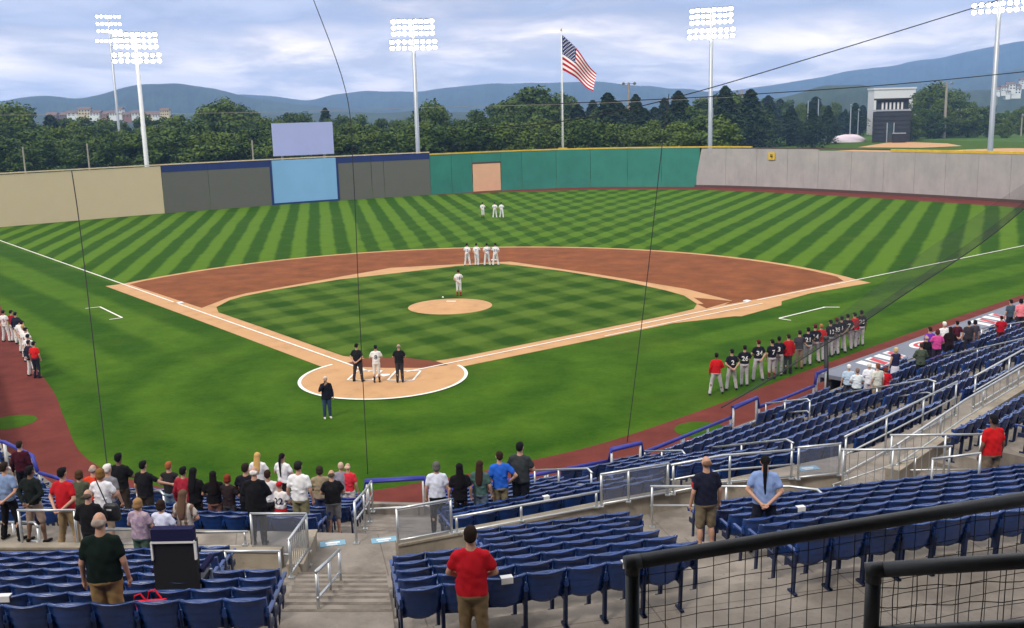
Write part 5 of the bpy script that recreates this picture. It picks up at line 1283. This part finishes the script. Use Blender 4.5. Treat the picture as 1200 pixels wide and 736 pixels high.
nums = ['', '2', '26', '34', '7', '3', '', '', '21', '14', '', '12', '35', '4', '27', '', '20']
for i, (x, y, k, pz, l) in enumerate(vis):
    kw = dict(group='visiting team lined up on the first base side', shoes=(30, 28, 30), fat=.012)
    dark = 'skin_dark' if i in (0, 5, 12, 16) else 'skin'
    if k == 'n': field(x, y, 1.86+.05*(i % 3 == 0), None, pz, 'jersey', (28, 28, 40), 'knickers' if i == 4 else 'trousers', GRYP, 'cap+', (30, 24, 30) if i % 3 else (90, 28, 32), l, num=nums[i], socks=(110, 20, 28) if i == 4 else None, skin=dark, **kw)
    elif k == 'tan': field(x, y, 1.86, None, pz, 'tee', (62, 60, 66), 'trousers', (140, 118, 98), 'cap+', (40, 36, 40), l, **kw)
    elif k == 'redlong': field(x, y, 1.9, None, pz, 'coat', (172, 30, 36), 'trousers', (36, 32, 36), 'hair_short', DK, l, **kw)
    else: field(x, y, 1.86, None, pz, 'long', (190, 26, 32), 'trousers', GRYP, 'cap+' if i != 10 else 'hair_short', (34, 26, 32) if i != 10 else (150, 110, 70), l, skin=dark, **kw)
# --- home team along the third base side
hm = [(8, 400.5, 'w', 'hand', 'home player in white at the far left frame edge'), (17, 400.5, 'r', 'player', 'dark red topped player second from the far end'), (22, 403, 'n', 'heart', 'navy shirted man third in the home line'), (27, 413, 'w', 'player', 'home player in white just right of the navy shirt'), (31, 420, 'w', 'cross', 'home player with blond hair at the middle of the line'), (34, 424, 'w', 'hand', 'home player in white with hand on chest, mid line'), (37, 433, 'w', 'player', 'home player in white just behind the black jacket'), (30, 415, 'w', 'player', 'home player in white turned to the outfield, fifth in line'), (38, 441, 'n', 'behind', 'man in black jacket and white trousers near the line end'), (44, 443, 'rb', 'relax', 'man in bright red shirt and dark trousers near the line end')]
for i, (x, y, k, pz, l) in enumerate(hm):
    kw = dict(group='home team lined up on the third base side', fat=.012)
    c = {'w': WHT, 'r': (140, 28, 38), 'n': (34, 36, 52), 'rb': (206, 34, 34)}[k]
    field(x, y, 1.86, None, pz, 'jersey' if k != 'n' else 'coat', c, 'trousers', WHT if k != 'rb' else (40, 40, 54), 'cap+' if i not in (4, 8) else 'hair_short', (36, 30, 40) if i != 4 else (190, 150, 90), l, num={0: '15', 3: '11', 5: '6', 6: '19'}.get(i), numc=(170, 40, 46), **kw)

# --- spectators: head-top pixel, expected distance; feet go on the step under them
def spots(hx, hy):
    """standing places along the sight line: one in front of every seat row it crosses"""
    out = []; d = _ray(hx, hy)
    Ds = np.arange(9, 62, .04); P = CAMP+Ds[:, None]*d
    lo_ = np.array([offset(p)[0] for p in P]); 
    for k in range(NR):
        t = TREAD*k+.20; i = np.argmin(abs(lo_-t)); 
        if abs(lo_[i]-t) < .06: out.append((Ds[i], P[i], ZF+RISE*k, 'lo'))
    for u, n, s0, s1 in ((UL, NL, -20, 3.6), (UR, NR_, -3.4, 11.)):
        r = P[:, :2]@n; q = P[:, :2]@u
        for k in range(MK):
            t = MR0+MT_*k+.14; i = np.argmin(abs(r-t))
            if abs(r[i]-t) < .06 and s0 < q[i] < s1: out.append((Ds[i], P[i], ZW+MRISE*k, 'mid'))
    return out
def fan(hx, hy, Dest, want, *a, **k):
    tier = k.pop('tier', 'lo'); fa = k.pop('face', None)
    if tier == 'walk':
        c = [(D, ad(hx, hy, D), ZW, 'walk') for D in np.arange(Dest-1.5, Dest+1.5, .05)]
    elif tier == 'con': c = [(D, ad(hx, hy, D), ZC, 'con') for D in np.arange(Dest-1.5, Dest+1.5, .05)]
    else: c = [q for q in spots(hx, hy) if q[3] == tier]
    D, p, z, _ = min(c, key=lambda q: ((q[0]-Dest)/1.1)**2+((q[1][2]-q[2]-want)/.06)**2)
    h = p[2]-z; h = min(max(h, want-.2), want+.2)
    return person((p[0], p[1], z+.004), h, facing(p) if fa is None else fa, *a, **k)
GF = 'spectators standing in the lower tier'; GM = 'spectators standing in the middle tier'; GD_ = 'spectators standing above the dugout'
F_ = [
 (22, 517, 27.5, 1.76, 'relax', 'long', (62, 18, 30), 'trousers', BLK, 'hair_short', DK, 'man in maroon shirt at the far left blue gate', {}),
 (4, 542, 20.8, 1.72, 'behind', 'tee', (120, 140, 176), 'trousers', BLK, 'hair_short', DK, 'man in light blue tee with hands behind at the left edge', dict(tier='walk')),
 (34, 546, 20.7, 1.68, 'behind', 'long', (24, 30, 28), 'shorts', (150, 130, 118), 'hair_short', BLK, 'person in dark green jacket left of the red polo man', dict(tier='walk')),
 (72, 548, 20.5, 1.82, 'behind', 'tee', (178, 28, 36), 'trousers', KHK, 'hair_short', BLK, 'man in red polo and khakis with hands clasped behind', dict(fat=.02, tier='walk')),
 (92, 551, 22.5, 1.62, 'cross', 'tee', (78, 82, 66), 'trousers', (50, 58, 60), 'hair_bob', (70, 52, 36), 'person in olive patterned tee behind the red polo man', {}),
 (108, 545, 23.5, 1.75, 'front', 'tee', (206, 62, 34), 'trousers', JEAN, 'hair_thin', (150, 140, 135), 'bald man in orange shirt', dict(fat=.02)),
 (125, 544, 22.5, 1.76, 'relax', 'tee', (120, 118, 124), 'trousers', JEAN, 'hair_short', (214, 208, 204), 'white haired man right of the orange shirt', {}),
 (117, 549, 20.5, 1.70, 'front', 'tee', (222, 222, 230), 'trousers', (146, 128, 112), 'hair_bob', (120, 88, 50), 'woman in white tee carrying a black shoulder bag', dict(tier='walk')),
 (138, 531, 25, 1.84, 'cross', 'tee', (24, 24, 26), 'trousers', (60, 52, 46), 'hair_short', BLK, 'tall man in black tee left of the bending group', {}),
 (167, 540, 24.2, 1.78, 'out', 'tee', (24, 24, 28), 'shorts', (56, 50, 46), 'hair_short', BLK, 'man in black tee stretching out his right arm', dict(fat=.025)),
 (197, 541, 25, 1.72, 'front', 'sleeveless', (40, 38, 40), 'shorts', (120, 140, 160), 'hair_short', (150, 86, 54), 'red haired man in dark vest before the field', {}),
 (214, 547, 24.6, 1.74, 'relax', 'long', (150, 36, 52), 'trousers', BLK, 'hair_short', BLK, 'man with crimson sleeves beside the long haired woman', {}),
 (226, 548, 23.8, 1.68, 'girl', 'tee', (22, 20, 22), 'slim', BLK, 'hair_long', BLK, 'woman with long black hair in black, left of centre crowd', {}),
 (249, 552, 24., 1.64, 'front', 'tee', (24, 22, 24), 'shorts', (120, 84, 74), 'hair_long', (26, 20, 20), 'long haired woman in black right of the crimson sleeves', {}),
 (266, 556, 24.5, 1.60, 'cross', 'tee', (44, 34, 36), 'shorts', (60, 60, 66), 'hair_bob', (120, 52, 34), 'woman with auburn hair in dark top', {}),
 (287, 543, 23, 1.80, 'front', 'tee', (26, 24, 34), 'trousers', BLK, 'hair_short', DK, 'dark haired man in navy behind the white haired man', {}),
 (297, 547, 20.6, 1.72, 'front', 'coat', (22, 22, 26), 'trousers', (24, 24, 28), 'hair_thin', (216, 212, 208), 'white haired man in long black jacket', dict(fat=.045, tier='walk')),
 (301, 526, 28., 1.66, 'girl', 'tee', (226, 224, 226), 'shorts', (60, 50, 50), 'hair_long', (196, 156, 96), 'blonde woman in white tee at the front rail', {}),
 (330, 528, 28., 1.66, 'girl', 'tee', (230, 228, 230), 'shorts', (32, 28, 30), 'hair_pony', (28, 22, 26), 'woman with dark ponytail in white tee at the front rail', {}),
 (313, 551, 24.6, 1.74, 'cross', 'jersey', (214, 212, 216), 'trousers', (40, 36, 36), 'hair_short', (46, 30, 24), 'dark haired fan in white jersey left of the child', {}),
 (327, 565, 24.2, 1.38, 'front', 'jersey', (222, 218, 218), 'shorts', (186, 28, 36), 'cap', (170, 26, 34), 'child in white number 22 jersey and red cap', dict(num='22', numc=(36, 34, 66))),
 (349, 541, 22.8, 1.84, 'relax', 'tee', (228, 228, 230), 'shorts', (128, 122, 92), 'cap+', (36, 36, 32), 'man in plain white tee and dark cap', {}),
 (374, 546, 25.5, 1.74, 'front', 'tee', (146, 132, 108), 'trousers', (52, 58, 88), 'hair_bob', (50, 42, 34), 'person in khaki shirt beside the white tee man', {}),
 (388, 551, 25, 1.76, 'front', 'tee', (26, 26, 28), 'shorts', (126, 124, 128), 'hair_thin', (80, 70, 62), 'balding man in black polo by the centre stair', dict(fat=.035)),
 (399, 542, 29.3, 1.78, 'front', 'tee', (136, 132, 148), 'shorts', (212, 208, 202), 'hair_short', (186, 160, 140), 'man in grey polo and white shorts beside the stair', dict(fat=.02)),
 (407, 543, 29.8, 1.78, 'relax', 'tee', (206, 48, 62), 'shorts', (206, 200, 196), 'hair_thin', (210, 180, 160), 'man in coral red shirt half hidden by grey polo', {}),
 (511, 541, 21.6, 1.70, 'relax', 'tee', (206, 212, 230), 'trousers', BLK, 'hair_bob', (92, 90, 88), 'grey haired woman in white shirt right of the stair', dict(fat=.02)),
 (538, 543, 21.8, 1.66, 'relax', 'tee', (22, 20, 24), 'slim', BLK, 'hair_long', (20, 17, 18), 'woman with long black hair in black top by the rail', {}),
 (562, 540, 22., 1.66, 'relax', 'tee', (70, 96, 92), 'shorts', (92, 106, 122), 'hair_long', (54, 34, 28), 'young woman in teal top and denim shorts', {}),
 (585, 529, 22.5, 1.80, 'hip', 'tee', (40, 96, 196), 'trousers', (134, 122, 92), 'hair_short', (46, 32, 24), 'man in bright blue shirt', {}),
 (609, 518, 21.8, 1.88, 'front', 'tee', (52, 56, 58), 'trousers', (26, 28, 36), 'hair_short', BLK, 'tall man in charcoal shirt at the end of the row', dict(fat=.025)),
 (102, 574, 19.8, 1.74, 'front', 'long', (24, 24, 26), 'trousers', (40, 38, 38), 'hair_thin', (90, 78, 70), 'bald man in black jacket behind the green polo man', dict(fat=.02, tier='walk')),
 (161, 584, 18.6, 1.62, 'front', 'tee', (150, 128, 150), 'trousers', (74, 96, 84), 'hair_bob', (150, 116, 78), 'woman in floral blouse on the walkway', dict(pat='floral', fat=.02, tier='walk')),
 (188, 586, 19.2, 1.60, 'front', 'tee', (206, 210, 232), 'trousers', (60, 60, 66), 'hair_bob', (44, 32, 26), 'woman in pale shirt beside the high-backed chair', dict(tier='walk')),
 (214, 574, 19., 1.66, 'front', 'tee', (116, 96, 84), 'trousers', BLK, 'hair_long', (96, 74, 60), 'person in brown striped top in front of the black chair', dict(pat='stripe', tier='walk')),
 (828, 535, 18.2, 1.82, 'relax', 'tee', (28, 30, 48), 'shorts', (120, 108, 88), 'hair_thin', (120, 92, 76), 'bald man in navy polo with red sleeve emblem', dict(fat=.03, tier='mid')),
 (897, 534, 18.2, 1.76, 'behind', 'tee', (128, 152, 200), 'trousers', (30, 34, 48), 'hair_pony', (18, 16, 17), 'woman in light blue shirt with long black ponytail', dict(fat=.03, tier='mid')),
 (1165, 486, 21., 1.86, 'relax', 'tee', (188, 26, 30), 'shorts', (122, 106, 90), 'hair_short', BLK, 'man in long red shirt on the corner landing at right', dict(fat=.04, tier='walk')),
]
for i, (x, y, D, h, pose, top, tc_, bot, bc_, hr, hc, lab, kw) in enumerate(F_):
    pp_ = fan(x, y, D, h, pose, top, tc_, bot, bc_, hr, hc, lab, GF if D > 19.5 or x < 300 else GM, skin='skin_dark' if i in (2, 8, 12, 37) else 'skin', **kw)
    if 'sleeve emblem' in lab: part(pp_, 'sleeve_emblem', MT['red'], ((-.262, -.02, 1.27), (.012, .075, .08)))
# two men standing among the near rows
fan(115, 601, 12.2, 1.80, 'relax', 'tee', (17, 30, 26), 'trousers', (158, 128, 84), 'hair_thin', (150, 138, 130), 'bald man in dark green polo and khakis in the near left rows', GM, fat=.035, face=R(12), tier='mid')
fan(551, 617, 11.9, 1.76, 'front', 'tee', (184, 26, 38), 'trousers', (128, 108, 80), 'hair_short', (34, 24, 20), 'man in red polo and cargo khakis in the near right rows', GM, fat=.015, face=R(4), tier='con')
# fans above the dugout
D_ = [(995, 427, 40, 'relax', 'tee', (176, 196, 216), 'trousers', (60, 60, 70), 'hair_short', (222, 216, 212), 'white haired man in pale blue shirt at the near end'),
 (1005, 432, 39.5, 'front', 'tee', (216, 226, 232), 'trousers', (50, 50, 56), 'hair_short', (120, 100, 90), 'brown haired person in white beside the pale blue shirt'),
 (1019, 425, 40, 'relax', 'tee', (226, 228, 234), 'shorts', (206, 204, 210), 'hair_short', (220, 214, 206), 'white haired person all in white'),
 (1029, 426, 41, 'relax', 'tee', (204, 204, 192), 'trousers', (150, 136, 112), 'hair_short', (110, 70, 50), 'brown haired man in cream shirt and tan trousers'),
 (1038, 430, 41, 'front', 'tee', (196, 24, 38), 'trousers', (70, 40, 44), 'hair_bob', (110, 50, 40), 'short person in bright red shirt above the dugout'),
 (1050, 407, 41, 'heart', 'sleeveless', (36, 40, 72), 'skirt', (206, 206, 218), 'hair_bob', (200, 172, 120), 'blonde woman in navy top and white skirt'),
 (1080, 402, 41, 'front', 'coat', (74, 84, 70), 'trousers', (30, 30, 32), 'hair_short', (60, 50, 44), 'person in green hooded jacket'),
 (1086, 393, 42.5, 'front', 'long', (28, 26, 30), 'trousers', (34, 34, 40), 'hair_thin', (206, 170, 156), 'bald man in black behind the green jacket'),
 (1090, 383, 45, 'relax', 'tee', (110, 58, 168), 'trousers', (40, 38, 54), 'hair_short', (56, 34, 26), 'person in purple shirt'),
 (1099, 386, 45, 'front', 'tee', (226, 84, 156), 'trousers', (54, 50, 64), 'hair_bob', (84, 44, 44), 'woman in bright pink shirt beside purple'),
 (1107, 377, 45, 'relax', 'tee', (228, 226, 228), 'trousers', (36, 34, 40), 'hair_short', (220, 216, 212), 'white haired man in white shirt beside pink'),
 (1114, 383, 45, 'front', 'long', (42, 26, 30), 'trousers', (30, 26, 30), 'hair_long', (34, 24, 24), 'dark haired woman in brown right of the white shirt'),
 (1122, 376, 45.5, 'behind', 'tee', (78, 26, 40), 'trousers', (84, 96, 130), 'hair_short', (26, 22, 22), 'man in maroon tee and jeans'),
 (1136, 376, 45.5, 'relax', 'tee', (58, 54, 60), 'trousers', (50, 46, 50), 'hair_short', (26, 22, 22), 'man in dark grey tee, left of a pair'),
 (1143, 375, 46.5, 'relax', 'tee', (70, 66, 78), 'trousers', (120, 116, 130), 'hair_bob', (30, 26, 28), 'dark haired person in slate tee, right of a pair'),
 (1185, 351, 49, 'relax', 'tee', (70, 84, 98), 'trousers', (44, 48, 60), 'hair_short', (36, 30, 30), 'man in slate shirt near the right edge'),
 (1197, 350, 49.5, 'heart', 'tee', (234, 130, 140), 'trousers', (50, 46, 56), 'hair_bob', (34, 22, 22), 'woman in salmon pink shirt at the right edge'),
 (1174, 370, 47.5, 'front', 'tee', (186, 26, 44), 'trousers', (90, 40, 40), 'hair_short', (60, 30, 26), 'short person in red seated low by the slate shirt')]
for x, y, D, pose, top, tc_, bot, bc_, hr, hc, lab in D_:
    fan(x, y, D, 1.72 if 'short' not in lab else 1.5, pose, top, tc_, bot, bc_, hr, hc, lab, GD_)
def topix(p): d = p-CAMP; z = d@FW; return np.array([600+FOC*(d@RT)/z, 368-FOC*(d@UP)/z])
for x, y, l in ((607, 679, 'seat right behind the red polo man'), (724, 660, 'back row seat left of the dark rail post'), (3, 712, 'back row seat at the left frame edge'), (940, 590, 'seat below the woman in blue'), (640, 580, 'seat near the tall man in charcoal')):
    D_, sd = min(VS, key=lambda q: np.linalg.norm(topix(q[1][0]+np.array([0, 0, .86]))-np.array([x, y])))
    p, fa = sd[0], sd[1]; mb = MB(); mb.box((0, -.125, .868), (.15, .09, .008)); mb.box((0, -.172, .83), (.15, .006, .08)); tag(mb.build('paper', MT['white'], None, False, p, fa), 'white paper hung over the '+l, 'paper', 'white papers left on seats')
# unseen press box and roof behind the camera, added to darken the seat backs
pb = empty('unseen_press_box', (13.5, -58, 0), R(13), 'press box and canopy above the upper concourse behind the seats', 'building')
part(pb, 'wall', MT['black'], ((0, -1, 9.5), (70, 1, 19))); part(pb, 'roof', MT['black'], ((0, 6.5, 18.2), (70, 17, .5)))
part(pb, 'floor', MT['concrete'], ((0, 5.6, 10.2), (70, 12.4, .4)))
for i in range(8): part(pb, 'window', MT['glass'], ((-31+i*8.8, -.42, 14), (7.6, .1, 2.2)))
for i in range(5): part(pb, 'column', MT['galv'], ((-30+i*15+3, 3., 14.2), (.4, .4, 7.6)))
# things carried or left by spectators
def satchel(x, y, D):
    p = ad(x, y, D); t = empty('shoulder_bag', p, 0, 'black shoulder bag hanging at the side of the woman in white tee', 'bag')
    bgm = remesh('bag_body', chain([((-.1, 0, -.1), (.09, .09, .1)), ((.1, 0, -.1), (.09, .09, .1)), ((.08, 0, .1), (.08, .07, .09)), ((-.09, 0, .1), (.08, .07, .09)), ((0, 0, 0), (.15, .1, .14))]), .02); obj('bag_body', bgm, t, MT['blackpaint'])
    mb = MB(); mb.tube([(-.08, .0, .14), (-.2, .03, .42), (-.31, .06, .68)], .013, 6); mb.build('strap', MT['blackpaint'], t)
    part(t, 'emblem', MT['white'], ((.0, -.1, .08), (.1, .01, .03)))
satchel(131, 600, 20.2)
p = at(213, 724, ZW+1.8); bc = empty('folding_chair', (p[0], p[1], ZW+1.8), R(6), 'tall black high-backed chair with navy headrest and pale trim in the left rows', 'chair')
mb = MB(); mb.box((0, 0, .75), (.62, .09, .86)); mb.box((0, .02, .28), (.58, .2, .2)); mb.build('backrest', MT['blackpaint'], bc)
part(bc, 'headrest', cloth((30, 30, 66)), ((0, -.02, 1.27), (.58, .14, .17))); part(bc, 'trim', MT['white'], ((0, -.06, 1.165), (.60, .06, .03)), ((-.30, -.055, 1.03), (.025, .05, .26)), ((.30, -.055, 1.03), (.025, .05, .26)))
part(bc, 'seat', MT['blackpaint'], ((0, .3, .45), (.56, .52, .08)))
for s in (-1, 1):
    mb = MB(); mb.tube([(s*.3, -.02, 0), (s*.3, 0, .5)], .022, 6); mb.build('leg', MT['galv'], bc); mb = MB(); mb.tube([(s*.3, .5, 0), (s*.3, .5, .5)], .022, 6); mb.build('leg', MT['galv'], bc); part(bc, 'armrest', cloth((30, 30, 66)), ((s*.33, .26, .7), (.07, .5, .06)))
p = at(171, 716, ZC+.62); tb = empty('tote_bag', (p[0], p[1]+.1, ZC+.5), 0, 'bright red tote bag with looped handles lying on a near left seat', 'bag')
mb = MB(); mb.add([(-.26, -.12, 0), (.26, -.12, 0), (.26, .12, 0), (-.26, .12, 0), (-.28, -.05, .24), (.25, -.06, .3), (.27, .06, .28), (-.27, .07, .22)], [(3, 2, 1, 0), (0, 1, 5, 4), (1, 2, 6, 5), (2, 3, 7, 6), (3, 0, 4, 7), (4, 5, 6, 7)]); mb.build('bag_body', cloth((226, 36, 54)), tb); tb.scale = (.78, .78, .8)
for s in (-.1, .06):
    mb = MB(); mb.tube([(-.12+s, s, .24), (-.08+s, s, .38), (.02+s, s, .42), (.12+s, s, .28)], .012, 6); mb.build('handle', cloth((226, 36, 54)), tb)

# ------------------------------------------------------------------ haze over the whole valley
def hazebox():
    mb = MB(); mb.box((0, 1500, 143.5), (9800, 9800, 289)); o = mb.build('haze'); o.data.materials.clear()
    m = bpy.data.materials.new('haze_air'); m.use_nodes = True; t = m.node_tree; t.nodes.clear(); g = NG(t)
    v = g.n('ShaderNodeVolumePrincipled'); g.put(v.inputs['Color'], (.33, .54, 1.)); v.inputs['Density'].default_value = .00025; v.inputs['Anisotropy'].default_value = .0
    g.put(g.n('ShaderNodeOutputMaterial').inputs['Volume'], v.outputs[0]); o.data.materials.append(m); tag(o, kind='stuff'); o.display_type = 'WIRE'
hazebox()
